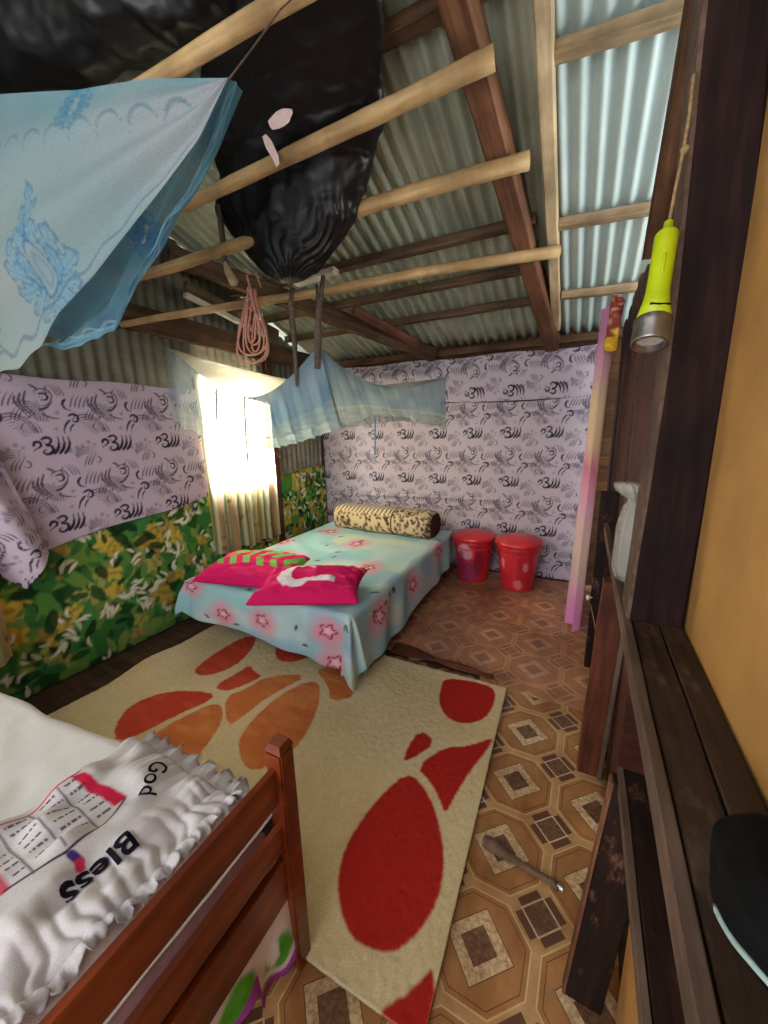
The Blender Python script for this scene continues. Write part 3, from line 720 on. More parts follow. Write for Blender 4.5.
# ------------------------------------------------------------------ rug
RX0, RX1, RY0, RY1 = -2.40, -.232, .585, 1.975
xs = np.arange(0, 1.00001, .0038/2.1); ys = np.arange(0, 1.00001, .0038/1.4); U, V = np.meshgrid(xs, ys, indexing='ij')
Xr = RX0+(RX1-RX0)*U-.045*V*U; Yr = RY0+(RY1-RY0)*V
p = Print(Xr, Yr, (222, 206, 166)); p.put((vnoise(Xr, Yr, 5)-.4)*1.4, (212, 190, 144)); p.put((vnoise(Xr+4, Yr, 40)-.5), (234, 218, 184), .6)
red, org, rust = (178, 44, 40), (206, 120, 70), (196, 74, 54)
shapes = [(red, [(-.62, 1.91), (-.61, 1.83), (-.59, 1.72), (-.53, 1.63), (-.45, 1.6), (-.37, 1.64), (-.325, 1.72), (-.315, 1.82), (-.33, 1.92), (-.37, 1.95), (-.49, 1.95)], 1),
 (red, [(-.61, 1.49), (-.5, 1.45), (-.58, 1.3), (-.61, 1.3)], 0), (red, [(-.275, 1.59), (-.36, 1.49), (-.46, 1.44), (-.54, 1.29), (-.45, 1.24), (-.4, 1.19), (-.36, 1.14), (-.35, 1.23), (-.33, 1.35), (-.28, 1.52)], 0),
 (red, [(-.56, 1.26), (-.62, 1.1), (-.64, .94), (-.63, .83), (-.58, .74), (-.51, .685), (-.46, .675), (-.38, .69), (-.335, .74), (-.305, .81), (-.295, .9), (-.315, 1.0), (-.37, 1.1), (-.45, 1.2)], 1),
 (red, [(-.25, .74), (-.29, .66), (-.32, .62), (-.35, .59), (-.36, .5), (-.2, .5)], 0),
 (rust, [(-1.97, 1.81), (-2.05, 1.74), (-2.06, 1.58), (-2.05, 1.41), (-2.02, 1.33), (-1.94, 1.32), (-1.86, 1.39), (-1.83, 1.51), (-1.87, 1.67)], 1),
 (rust, [(-1.76, 1.53), (-1.76, 1.45), (-1.79, 1.29), (-1.7, 1.28), (-1.64, 1.36), (-1.6, 1.48), (-1.67, 1.49)], 0),
 (rust, [(-1.78, 1.81), (-1.71, 1.7), (-1.62, 1.64), (-1.54, 1.66), (-1.47, 1.74), (-1.44, 1.86), (-1.75, 1.88)], 1),
 (org, [(-1.29, 1.01), (-1.36, 1.07), (-1.40, 1.25), (-1.38, 1.45), (-1.29, 1.60), (-1.17, 1.47), (-1.09, 1.28), (-1.07, 1.11), (-1.13, .98), (-1.2, .96)], 1),
 (org, [(-1.66, 1.25), (-1.60, 1.36), (-1.58, 1.49), (-1.35, 1.62), (-1.44, 1.36), (-1.45, 1.18), (-1.47, 1.10)], 0),
 (org, [(-1.35, 1.66), (-1.28, 1.73), (-1.16, 1.80), (-1.0, 1.57), (-1.10, 1.46), (-1.20, 1.58)], 0),
 (rust, [(-1.86, .80), (-1.98, .85), (-2.08, .99), (-2.0, 1.15), (-1.77, 1.25), (-1.70, 1.22), (-1.77, 1.05), (-1.81, .89)], 0),
 (org, [(-1.76, .87), (-1.74, 1.02), (-1.67, 1.22), (-1.54, 1.15), (-1.46, .99), (-1.44, .88), (-1.58, .82), (-1.74, .85)], 1),
 (org, [(-1.35, .9), (-1.2, .9), (-1.05, .75), (-1.0, .62), (-1.3, .62), (-1.4, .75)], 1)]
for col, pts, sm in shapes:
    m = poly_mask(Xr, Yr, smooth_poly(pts, 3) if sm else smooth_poly(pts, 1))
    for ax_ in (0, 1): m = .25*np.roll(m, 1, ax_)+.5*m+.25*np.roll(m, -1, ax_)
    p.put(m, col)
    if col != red: p.put(m*np.clip((vnoise(Xr*1.5, Yr*4, 6)-.4)*1.6, 0, 1), (226, 156, 92) if col == org else (214, 100, 66), .7)
Zr = .014+.004*vnoise(Xr, Yr, 60)+.008*(vnoise(Xr, Yr, 2.5)-.5)
curl = np.clip((-2.18-Xr)/.2, 0, 1); Zr = Zr+.07*curl**2*(.4+.6*vnoise(Xr*0+1, Yr, 4)); Xr2 = Xr+.07*curl**2
rug = grid('rug', np.stack([Xr2, Yr, Zr], -1), cloth('pile_rug', 1.0, weave=260, fine=.16, spec=.03), colour=p.c, thick=.012)
setp(rug, 'cream rug with red and orange petal shapes between the two beds', 'rug')

# stick on the floor
bm = bmesh.new(); pts = []
for i in range(10):
    tt = i/9; pts.append((-.21+.245*tt, 1.115-.04*tt, .019+.004*math.sin(tt*9)))
tube(bm, pts, [.022, .026, .024, .018, .013, .012, .012, .012, .013, .014], 8)
for v in bm.verts: v.co.z = .006+(v.co.z-.006)*.6
st = obj('wooden_stick', bm, plain('grey_stick_wood', (104, 84, 70), .25, .8, .2, 30), smooth=True)
setp(st, 'short grey wooden stick lying across the vinyl beside the rug', 'stick')
bm = bmesh.new(); tube(bm, [(.03, 1.077, .014), (.046, 1.074, .014)], .0105, 10); obj('metal_ferrule', bm, m_steel, st)

# ================================================================== WALL CLOTHS
c_lil = cloth('lilac_cotton', .95)
def wall_cloth(name, axis, pos, a0, a1, top, bot, res, paint, label, amp=.02, fold=None, mat=None, umap=None):
    n = int((a1-a0)/res)+1; a = np.linspace(a0, a1, n); zt, zb = top(a), bot(a); m = int(max(zt-zb)/res)+1
    A, T = np.meshgrid(a, np.linspace(0, 1, m), indexing='ij'); Z = zb[:, None]+(zt-zb)[:, None]*T
    D = amp*(vnoise(A+3, Z+2, 2.1)+.5*vnoise(A*2.3, Z, 2.0))*.8+amp*.35*np.abs(vnoise(A*1.6+.7*Z, Z*.9-A*.3, 4.2)-.5)+amp*.25*vnoise(A+1.3*Z, Z, 7)
    if fold is not None: D = D+fold(A, Z)
    P = np.stack([A, pos-D, Z], -1) if axis == 'y' else np.stack([pos+D, A, Z], -1)
    return setp(grid(name, P, mat or c_lil, colour=paint(A, Z), thick=.002), label, 'wall cloth')
tops = lambda x: 2.075-.025*(x+2.6)/2.6+.008*np.sin(x*7)
def slit(x): return np.where((x > -.95) & (x < -.17), .012*np.sin(PI*(x+.95)/.78)**.5 if False else .012*np.sqrt(np.clip(np.sin(PI*np.clip((x+.95)/.78, 0, 1)), 0, 1)), 0)+.010*np.sqrt(np.clip(np.sin(PI*np.clip((x+1.5)/.42, 0, 1)), 0, 1))
zs = lambda x: 1.655+.012*np.sin(x*3)
seam = lambda x, z: .022*np.exp(-((z-.75-.02*x)/.012)**2)*((x < -.6)*1.0)
wall_cloth('wall_cloth', 'y', 3.765, -2.69, .08, lambda x: zs(x)-slit(x)/2, lambda x: .02+0*x, .0075, lambda u, v: lilac_print(u+.02, v+.045), 'lilac cloth with black swirls covering the lower back wall behind the buckets', .015, seam)
wall_cloth('wall_cloth', 'y', 3.758, -2.69, .06, tops, lambda x: zs(x)+slit(x)/2+.001, .0075, lambda u, v: lilac_print(u+.01, 1.80-v), 'narrow lilac cloth strip with upturned swirls, top of back wall', .012, lambda x, z: .05*np.exp(-((z-1.95)/.06)**2)*(.5+.5*np.sin(x*2.2)))
wall_cloth('wall_cloth', 'x', -2.70, .40, 2.15, lambda y: 1.765+.006*np.sin(y*9), lambda y: .80+.145*np.clip((y-.9)/1.2, -1, 1)+.012*np.sin(y*6), .0065, lambda u, v: lilac_print(u+.03, v+.02, (204, 188, 208)), 'lilac cloth with black swirls on the left wall above the green cloth', .03)
wall_cloth('wall_cloth', 'x', -2.63, .42, .985, lambda y: 1.42-.55*np.clip((y-.85)/.13, 0, 1)**1.2+.35*np.clip((.85-y)/.3, 0, 1), lambda y: .64+.17*np.abs((y-.86)/.12).clip(0, 1), .0075, lambda u, v: lilac_print(u*1.1+v*.35, v-.4*u+.2, (204, 188, 208)), 'loose lilac cloth end drooping over the green cloth at far left', .05, lambda y, z: .03*np.sin(y*28+z*9))
wall_cloth('wall_cloth', 'x', -2.71, .05, 3.755, lambda y: 1.0+.03*np.sin(y*4), lambda y: .003+0*y, .0085, lambda u, v: green_print(u, v, 330, 8), 'green cloth with yellow flowers and white leaves along the lower left wall', .012, mat=cloth('green_floral_cotton', .85))

# curtains ----------------------------------------------------------
def curtain(name, x, y0, y1, z0, z1, label, seed, tr, mat, base=(248, 240, 222)):
    nu, nv = 130, 60; U, V = np.meshgrid(np.linspace(0, 1, nu), np.linspace(0, 1, nv), indexing='ij')
    Yc = y0+(y1-y0)*U+.02*(V-.5); Zc = z0+(z1-z0)*V+.012*np.sin(U*20)*(1-V)
    Xc = x+.022*np.sin(U*52+3*np.sin(U*7+seed))*(1-.35*V)+.02*(1-V)
    p = Print(Yc, Zc, base); s = np.sin(U*40+seed+np.sin(U*9))
    p.put((s > .5)*1.0, (200, 148, 96), .8); p.put((s < -.55)*1.0, (214, 216, 168)); p.put((np.sin(U*75) > .8)*1.0, (212, 196, 130), .8)
    r = np.random.default_rng(seed)
    for i in range(40):
        a, b_ = r.uniform(y0, y1), r.uniform(z0, z1); p.put(soft(np.hypot(Yc-a, (Zc-b_)*.8)-.014, .008)*(np.sin(np.arctan2(Zc-b_, Yc-a)*3) > -.2), (110, 88, 62), .8)
    return setp(grid(name, np.stack([Xc, Yc, Zc], -1), mat, colour=p.c, thick=.0), label, 'curtain')
c_curt = cloth('thin_curtain_cotton', .9, transl=.6)
curtain('window_curtain', -2.655, 2.08, 2.87, .43, 1.88, 'cream and brown striped curtain glowing in the bright window above the bed', 2, .5, c_curt)
curtain('window_curtain', -2.60, .02, .75, .31, 1.86, 'peach striped curtain at the far left edge under the lilac cloth', 4, .5, c_curt, (232, 196, 156))
# doorway curtain, seen almost edge on
nu, nv = 90, 110; U, V = np.meshgrid(np.linspace(0, 1, nu), np.linspace(0, 1, nv), indexing='ij')
Yc = 2.72+.55*U; Zc = .045+2.05*V+.02*np.sin(U*14)*(1-V)
Xc = .072-.052*(1-V)+.05*np.sin(U*23)*(.75+.25*(1-V))*1.0
p = Print(Yc, Zc, (232, 150, 206))
vk = [0, .10, .2, .28, .40, .5, .55, .62, .75, .84, .93, 1.0]; ck = np.array([lin(c_) for c_ in ((246, 160, 226), (248, 170, 226), (246, 210, 206), (248, 224, 206), (250, 206, 222), (244, 170, 206), (232, 140, 184), (248, 216, 190), (248, 226, 186), (236, 180, 204), (214, 146, 190), (206, 140, 186))])
Vw = np.clip(V+.03*np.sin(U*17), 0, 1)
p.c = np.stack([np.interp(Vw, vk, ck[:, i]) for i in range(3)], -1)
p.put(np.clip((np.sin(U*23-.5)-.2)*2, 0, 1)*np.clip((V-.42)*8, 0, 1)*np.clip((.93-V)*8, 0, 1), (216, 172, 84), .75)
setp(grid('door_curtain', np.stack([Xc, Yc, Zc], -1), cloth('satin_curtain', .6, transl=.25, spec=.3), colour=p.c), 'pink and cream satin curtain hanging in the right hand doorway', 'curtain')
# patterned cloth tucked above it
nu, nv = 40, 40; U, V = np.meshgrid(np.linspace(0, 1, nu), np.linspace(0, 1, nv), indexing='ij')
Yc = 2.62+.16*U; Zc = 1.86+.25*V-.03*np.sin(U*8); Xc = .09+.03*np.sin(U*13+4*V)+.02*V
p = Print(Yc, Zc, (150, 66, 60)); p.put((vnoise(Yc, Zc, 70)-.5)*4, (206, 158, 130)); p.put(soft(Zc-1.93+.03*np.sin(U*9), .02), (216, 170, 40)); p.put((vnoise(Yc+3, Zc, 60)-.6)*5*(Zc < 1.94), (240, 206, 90))
setp(grid('hung_cloth', np.stack([Xc, Yc, Zc], -1), c_pil, colour=p.c, thick=.004), 'small red and yellow patterned cloth hung above the pink curtain', 'cloth')

# ================================================================== RIGHT SIDE TIMBER
bm_pts = None
t = thing('timber_post', 'thick blackened wooden post standing on the ledge by the ochre wall', 'post', (.21, 1.27, .9))
def curved_post():
    bm = bmesh.new(); rings = []; L = [(.9, .143, .277), (1.2, .152, .281), (1.6, .163, .287), (1.9, .160, .291), (2.15, .152, .275), (2.4, .147, .262), (3.02, .143, .255)]
    zs_ = np.linspace(.9, 3.02, 40)
    for z in zs_:
        a = np.interp(z, [l[0] for l in L], [l[1] for l in L]); b_ = np.interp(z, [l[0] for l in L], [l[2] for l in L]); e = .008
        ring = []
        for (x, y) in ((a+e, 1.2), (b_-e, 1.2), (b_, 1.2+e), (b_, 1.34), (a, 1.34), (a, 1.2+e)):
            d = noise.noise(Vector((x*30, y*30, z*5)))*.003; ring.append(bm.verts.new((x+d, y+d, z)))
        rings.append(ring)
    for r_, s_ in zip(rings, rings[1:]):
        for k in range(6):
            f = bm.faces.new((r_[k], r_[(k+1) % 6], s_[(k+1) % 6], s_[k])); f.material_index = 1 if k in (4, 5) else 0
    bm.faces.new(rings[0][::-1]); bm.faces.new(rings[-1])
    me = bpy.data.meshes.new('post_shaft'); bmesh.ops.recalc_face_normals(bm, faces=bm.faces); bm.to_mesh(me); bm.free()
    idx = [f.material_index for f in me.polygons]
    o = finish('post_shaft', me, [w_post, w_lip], t, smooth=False); 
    for f, i in zip(me.polygons, idx): f.material_index = i
    return o
# wood grain of the upright post runs along Z
w_postz = wood('blackened_upright', (18, 10, 11), (40, 23, 22), (62, 38, 35), .75, .2)
for n_ in w_postz.node_tree.nodes:
    if n_.type == 'MAPPING' and n_.inputs['Scale'].default_value[1] > 5: n_.inputs['Scale'].default_value = (14, 14, 1.2)
w_post = w_postz; curved_post()
beam('wall_stud', (.185, 1.40, 2.75), (.152, 1.62, 1.95), .055, .05, w_plank, label='leaning brown stud just behind the black post, near the roof', cat='stud')
t = thing('ledge', 'long dark wooden ledge along the ochre wall carrying the post', 'ledge', (.21, .4, .86))
beam('ledge_board', (.19, -.7, .884), (.19, 1.42, .884), .062, .03, w_ledge, t, rough=.002)
beam('ledge_board', (.249, -.7, .884), (.249, 1.36, .884), .05, .032, w_ledge, t, rough=.002)
beam('ledge_lip', (.147, -.7, .880), (.140, 3.25, .880), .020, .045, w_lip, t, rough=.003)
beam('ledge_board', (.172, 1.36, .884), (.172, 2.36, .884), .04, .03, w_ledge, t, rough=.002)
t = thing('support_rail', 'rough wooden rail under the ledge, held by a leaning board', 'rail', (.16, .4, .6))
beam('rail_board', (.172, -.7, .655), (.166, .9, .655), .060, .032, w_dark, t, rough=.004)
beam('rail_edge', (.137, -.7, .655), (.131, .9, .655), .012, .036, w_lip, t, rough=.003)
sb_ = beam('short_board', (.102, .845, .004), (.158, .875, .66), .085, .03, w_dark, up=(0, 1, 0), label='dark leaning board standing on the floor under the rail', cat='board', rough=.003)
beam('board_edge', (.058, .842, .006), (.113, .872, .66), .006, .028, w_raft, sb_, up=(0, 1, 0), rough=.001)
sp_ = beam('short_post', (.115, 1.61, .004), (.147, 1.61, .862), .082, .07, w_red, up=(0, 1, 0), label='red brown short post between vinyl floor and ledge', cat='post', rough=.004)
t = thing('door_jamb', 'dark upright door jamb with white knob beside the pink curtain', 'door jamb', (.14, 2.42, 0))
jb_ = beam('jamb_board', (.148, 2.42, .004), (.150, 2.42, 1.07), .095, .06, w_dark, t, up=(0, 1, 0), rough=.003)
bm = bmesh.new(); bmesh.ops.create_uvsphere(bm, u_segments=12, v_segments=8, radius=.016)
for v in bm.verts: v.co = Vector((.088+v.co.x*.7, 2.385+v.co.y, .455+v.co.z))
tube(bm, [(.088, 2.385, .455), (.125, 2.40, .455)], .005, 8); obj('knob', bm, m_knob, jb_, smooth=True)
bm = bmesh.new(); tube(bm, [(.092, 2.38, .452), (.11, 2.2, .44), (.125, 2.0, .43), (.12, 1.66, .445)], .003, 6)
setp(obj('latch_string', bm, m_cord, smooth=True), 'thin string tied from the white knob to the short post', 'string')

o = beam('edge_strip', (.158, 1.566, .006), (.192, 1.566, .862), .016, .012, w_lip, sp_, up=(0, 1, 0), rough=.002)
# black pouch on the ledge
bm = bmesh.new(); bmesh.ops.create_icosphere(bm, subdivisions=5, radius=1)
for v in bm.verts:
    n_ = v.co.copy(); d = 1+.12*noise.noise(n_*1.7+Vector((3, 1, 2)))+.03*noise.noise(n_*5)
    v.co = Vector((min(.277, .232+n_.x*.068*d), .455+n_.y*.10*d, .948+n_.z*.056*d)); v.co.z = max(v.co.z, .902)
o = obj('pouch', bm, m_shoe, smooth=True); setp(o, 'black soft pouch with pale piping lying on the dark ledge', 'pouch')
bm = bmesh.new(); pts = []
for i in range(15):
    a = math.radians(190+50*i/14); n_ = Vector((math.cos(a)*.97, math.sin(a)*1.0, -.12)); d = 1+.12*noise.noise(n_*1.7+Vector((3, 1, 2)))+.03*noise.noise(n_*5)
    pts.append((.232+n_.x*.070*d, .455+n_.y*.103*d, .948+n_.z*.056))
tube(bm, pts, [.0015]+[.0035]*13+[.0015], 8); obj('piping', bm, m_pipe, o, smooth=True)

# torch hanging from a cord
t = thing('torch', 'lime yellow torch hanging head down by its cord beside the post', 'torch', (.12, 1.14, 1.62))
def along(p0, p1, prof, n=28):
    bm = bmesh.new(); mw = frame_mat(p0, p1); L = (Vector(p1)-Vector(p0)).length
    rings = []
    for (u, r_) in prof: rings.append([bm.verts.new(mw @ Vector((u*L, r_*math.cos(2*PI*k/n), r_*math.sin(2*PI*k/n)))) for k in range(n)])
    for a, b_ in zip(rings, rings[1:]):
        for k in range(n): bm.faces.new((a[k], a[(k+1) % n], b_[(k+1) % n], b_[k]))
    bm.faces.new(rings[0][::-1]); bm.faces.new(rings[-1]); return bm
T0, T1 = Vector((.1275, 1.13, 1.866)), Vector((.106, 1.03, 1.600))
D_ = T1-T0
obj('body', along(T0, T1, [(0, .006), (.01, .009), (.09, .010), (.10, .019), (.12, .0225), (.35, .022), (.56, .022), (.66, .025), (.80, .033)]), m_torch, t, smooth=True)
bz_ = obj('bezel', along(T0, T1, [(.79, .032), (.80, .035), (.85, .035), (.86, .0335), (.97, .035), (.985, .0345), (.985, .029), (.93, .027)]), m_steel, t, smooth=True)
obj('lens', along(T0, T1, [(.93, .0285), (.945, .0285), (.95, .022)]), m_lens, bz_, smooth=True)
obj('switch', along(T0+Vector((-.0, -.020, 0)), T1+Vector((0, -.020, 0)), [(.28, .002), (.29, .005), (.45, .005), (.46, .002)]), m_torch, t, smooth=True)
bm = bmesh.new(); c_ = T0+D_*.72
tube(bm, [c_+Vector((-.012, -.026, .010)), c_+Vector((.004, -.029, .006)), c_+Vector((.024, -.018, .006))], .0022, 6); obj('seam_line', bm, m_shoe, t)
bm = bmesh.new(); tube(bm, [T0+Vector((0, 0, -.01)), (.133, 1.135, 1.93), (.140, 1.145, 2.0), (.145, 1.16, 2.07), (.147, 1.185, 2.15), (.15, 1.197, 2.16)], .0035, 8)
bmesh.ops.create_uvsphere(bm, u_segments=8, v_segments=6, radius=.009, matrix=Matrix.Translation((.142, 1.145, 2.0)))
obj('cord', bm, m_cord, t, smooth=True)

# clear plastic bag on the ledge
m, nt, b = newmat('clear_plastic_bag'); b.inputs['Base Color'].default_value = lin4((222, 220, 208)); b.inputs['Roughness'].default_value = .25
tr_ = nt.nodes.new('ShaderNodeBsdfTransparent'); mx = nt.nodes.new('ShaderNodeMixShader'); mx.inputs[0].default_value = .34
link(nt, tr_.outputs[0], mx.inputs[1]); link(nt, b.outputs[0], mx.inputs[2]); link(nt, mx.outputs[0], nt.nodes['Material Output'].inputs[0])
bm = bmesh.new(); prof = [(.02, 0), (.036, .006), (.044, .05), (.045, .12), (.042, .2), (.03, .265), (.012, .29), (.02, .305), (.034, .33), (.036, .35), (.030, .365)]
def lump(r_, z, a): return r_*(1+.35*noise.noise(Vector((math.cos(a)*2.4, math.sin(a)*2.4, z*22))))
lathe(bm, prof, (.168, 1.52, .9), 48, lump)
for v in bm.verts:
    if v.co.z > 1.17: k_ = (v.co.z-1.17)/.1; v.co.x -= .035*k_; v.co.y *= 1; v.co.z -= .02*k_
setp(obj('plastic_bag', bm, m, smooth=True), 'knotted translucent white plastic bag standing on the ledge behind the post', 'bag')

# ================================================================== BUCKETS
def bucket(x, y, label, patches, sd):
    t = thing('bucket', label, 'bucket', (x, y, .006), 'red lidded buckets')
    R0, R1, H_ = .135, .182, .425
    nu, nv = 96, 40; A, V = np.meshgrid(np.linspace(0, 2*PI, nu, endpoint=False), np.linspace(0, 1, nv), indexing='ij')
    R = R0+(R1-R0)*V+.003*np.clip(np.cos(A*30), 0, 1)*((V > .08) & (V < .85)); R = R+.006*((V > .87) & (V < .92))
    P = np.stack([x+R*np.cos(A), y+R*np.sin(A), .008+H_*V], -1)
    p = Print(A, V, (206, 44, 56)); 
    for (a, v_, ra, rv, c_) in patches:
        d = np.hypot(((A-a+PI) % (2*PI)-PI)/ra, (V-v_)/rv)+.5*(vnoise(A*3+sd, V*5, 2)-.5); p.put(soft(d-1, .25), c_, .85)
    P2 = np.concatenate([np.repeat(np.array([[[x, y, .008]]]), nu, 0), P], 1); c2 = np.concatenate([p.c[:, :1], p.c], 1)
    o = grid('bucket_body', P2, bucket_mat, t, colour=c2, wrap=True)
    bm = bmesh.new(); lathe(bm, [(.18, .405), (.2, .405), (.203, .412), (.203, .435), (.195, .442), (.17, .446), (.15, .458), (.05, .468), (.02, .47)], (x, y, .008), 48); obj('lid', bm, m_redpl, t, smooth=True)
    bm = bmesh.new(); pts = []
    for i in range(17): a = PI+PI*i/16; pts.append((x+.192*math.cos(a), y+.03*0+.192*math.sin(a)*.995, .375-.035*math.sin(-a)))
    tube(bm, pts, .004, 6); obj('handle', bm, m_redpl, t, smooth=True)
    return t
bucket_mat = cloth('bucket_plastic', .28, spec=.5, fine=.03)
F_ = -PI/2
bucket(-.86, 3.50, 'red lidded bucket with pale wrapping patches, next to the bed', [(F_-.25, .72, .42, .17, (224, 170, 186)), (F_+.15, .25, .5, .25, (150, 60, 110)), (F_-.5, .4, .3, .3, (150, 50, 90)), (F_+.6, .5, .3, .35, (140, 30, 60))], 1)
bucket(-.45, 3.47, 'plain red ribbed bucket with lid, farther from the bed', [(F_+.55, .55, .16, .1, (230, 150, 160)), (F_+.2, .15, .25, .1, (232, 130, 140)), (F_-.7, .6, .12, .1, (226, 150, 170))], 4)

# ================================================================== ROOF TIMBER
beam('rafter', (-.615, .35, roofz(.35)-.08), (-.295, 3.73, roofz(3.73)-.085), .105, .125, w_raft, label='long red brown rafter sloping down to the middle of the back wall', cat='rafter', bow=(0, -.0))
beam('rafter', (-.215, .35, roofz(.35)-.05), (-.262, 3.55, roofz(3.55)-.05), .06, .085, w_pale, label='pale thin rafter between grey and whitish roof sheets', cat='rafter')
pl = 'purlin'
for (ya, xa, xb, mt, lab) in ((1.92, -.22, .6, w_purl, 'topmost pale cross batten below the bright roof sheet'), (2.67, -.22, .6, w_purl, 'middle pale cross batten below the bright roof sheet'), (3.25, -.22, .6, w_purl, 'lowest pale cross batten below the bright roof sheet')):
    beam('roof_batten', (xa, ya-.01, roofz(ya)-.03), (xb, ya+.06, roofz(ya+.05)-.03), .06, .05, mt, label=lab, cat='batten')
for (ya, xa, mt, lab) in ((1.30, -2.7, w_purl2, 'dark roof batten nearest the camera under grey sheets'), (1.66, -2.7, w_brace, 'reddish roof batten crossing behind the big black bag'), (2.60, -2.7, w_purl2, 'brown roof batten above the second lowest pole'), (2.94, -2.7, w_purl2, 'brown roof batten above the lowest pole'), (3.25, -2.7, w_purl2, 'brown roof batten nearest the back wall')):
    beam('roof_batten', (xa, ya, roofz(ya)-.03), (-.33, ya, roofz(ya)-.03), .07, .05, mt, label=lab, cat='batten')
beam('tie_beam', (-2.68, 2.05, 2.66), (-1.33, 3.71, 2.10), .085, .12, w_brace, label='dark heavy beam slanting from left wall down to back wall', cat='beam')
beam('roof_brace', (-1.74, 2.95, 2.38), (-1.42, 3.5, 2.17), .05, .06, w_raft, label='short brown brace meeting the slanting beam near the back wall', cat='beam')
wp_ = beam('wall_plate', (-2.56, 2.04, 2.435), (-2.56, 2.95, 2.285), .04, .09, w_purl2, label='grey brown plank with a white lower edge under the slanting beam', cat='plank', rough=.002)
beam('painted_edge', (-2.555, 2.03, 2.383), (-2.555, 2.80, 2.255), .046, .028, w_white, wp_, rough=.002)
beam('wall_plate', (-2.69, .6, 2.22), (-2.69, 3.7, 2.14), .04, .16, w_brace, label='brown horizontal board along the top of the left wall', cat='plank')
beam('wall_stud', (-2.685, 2.93, .02), (-2.685, 2.93, 2.1), .07, .035, w_red, up=(1, 0, 0), label='red brown stud right of the bright window', cat='stud')
beam('painted_board', (-1.80, 2.30, 2.40), (-1.49, 2.32, 2.43), .07, .03, w_white, label='white painted board end jutting out behind the black bag', cat='plank', rough=.001)
pole('ceiling_pole', (-1.75, 1.05, 2.60), (-.55, 1.40, 2.90), .024, .034, w_pole, label='topmost peeled pole below the roof, above the blue net', cat='pole')
pole('ceiling_pole', (-2.0, 1.50, 2.52), (-.385, 1.70, 2.71), .026, .036, w_pole, label='second peeled pole, crossing in front of the big black bag', cat='pole')
pole('ceiling_pole', (-2.66, 1.545, 2.332), (-.315, 2.12, 2.60), .028, .038, w_pole, label='third peeled pole, just below the big black bag', cat='pole')
pole('ceiling_pole', (-2.66, 1.62, 2.12), (-.215, 2.72, 2.425), .019, .034, w_pole, label='lowest long pole carrying the coiled rope', cat='pole')
pole('ceiling_pole', (-2.3, .90, 2.93), (-1.2, .98, 3.02), .03, .03, w_pole, label='pole end at the top left corner beside the black bags', cat='pole')

# ================================================================== BLACK BAGS
def crumple(p, s, amp):
    q = Vector(p)*s; a = 0; w = 1
    for k in range(4): a += w*(1-abs(noise.noise(q))*2); q = q*2.1+Vector((5.2, 1.3, 2.7)); w *= .5
    return a*amp
def loft(rings, n=96, steps=90, amp=.022, s=5):
    K = np.array(rings, float); tt = np.linspace(0, len(K)-1, steps); P = np.zeros((n, steps+2, 3))
    for j, q in enumerate(tt):
        i = min(int(q), len(K)-2); f = q-i; f = f*f*(3-2*f)*.5+f*.5; k = K[i]*(1-f)+K[i+1]*f
        for a in range(n):
            A = 2*PI*a/n; nrm = Vector((math.cos(A), math.sin(A)*.9, 0)); v = Vector((k[0]+k[3]*math.cos(A), k[1]+k[4]*math.sin(A), k[2]))
            P[a, j+1] = v+nrm*(crumple(v, s, amp*min(1, k[3]/.12))+.02*abs(math.sin(9*A+6*noise.noise(v*6)))*math.exp(-((k[2]-2.32)/.17)**2))
    P[:, 0] = P[:, 1].mean(0); P[:, -1] = P[:, -2].mean(0); return P
RG_old = [(-1.49, 1.86, 2.24, .05, .03), (-1.47, 1.87, 2.28, .13, .07), (-1.45, 1.87, 2.47, .35, .14), (-1.45, 1.83, 2.63, .47, .16), (-1.26, 1.74, 2.71, .42, .16), (-1.13, 1.62, 2.80, .37, .15), (-1.01, 1.47, 2.86, .31, .15), (-.92, 1.36, 2.89, .24, .14), (-.9, 1.28, 2.93, .08, .06)]
RG = [(-1.49, 1.86, 2.24, .04, .03), (-1.47, 1.87, 2.28, .13, .07), (-1.45, 1.87, 2.47, .35, .13), (-1.45, 1.83, 2.63, .47, .15), (-1.31, 1.74, 2.72, .44, .15), (-1.25, 1.61, 2.80, .45, .14), (-1.16, 1.48, 2.86, .42, .13), (-1.03, 1.37, 2.88, .34, .12), (-.93, 1.29, 2.91, .2, .09), (-.9, 1.24, 2.94, .06, .04)]
t1 = grid('plastic_sack', loft(RG, 160, 150, .016, 6), m_black, wrap=True)
setp(t1, 'big glossy black plastic sack bulging down between the ceiling poles', 'sack')
def tag_(pts, r_):
    bm = bmesh.new(); vs = [bm.verts.new(p) for p in pts]; bm.faces.new(vs); r__ = bmesh.ops.extrude_face_region(bm, geom=bm.faces[:])
    for v in [g for g in r__['geom'] if isinstance(g, bmesh.types.BMVert)]: v.co.y += .003
    o = obj('paper_scrap', bm, m_tag, t1); o['label'] = 'pale torn scrap'
tag_([(-1.19+.062*math.cos(k*.45)*(1+.12*math.sin(k*2.3)), 1.49, 2.672+.030*math.sin(k*.45)) for k in range(14)], 0)
tag_([(-1.315, 1.52, 2.665), (-1.295, 1.52, 2.668), (-1.27, 1.52, 2.64), (-1.238, 1.52, 2.575), (-1.236, 1.52, 2.545), (-1.252, 1.52, 2.537), (-1.268, 1.52, 2.57), (-1.30, 1.52, 2.62)], 0)
RG2 = [(-2.70, 1.08, 3.02, .03, .03), (-2.62, 1.06, 3.02, .12, .16), (-2.3, 1.06, 2.99, .155, .18), (-1.95, 1.08, 2.97, .15, .17), (-1.65, 1.12, 2.95, .13, .15), (-1.4, 1.18, 2.93, .11, .12), (-1.2, 1.22, 2.93, .09, .09), (-1.08, 1.2, 2.94, .04, .04)]
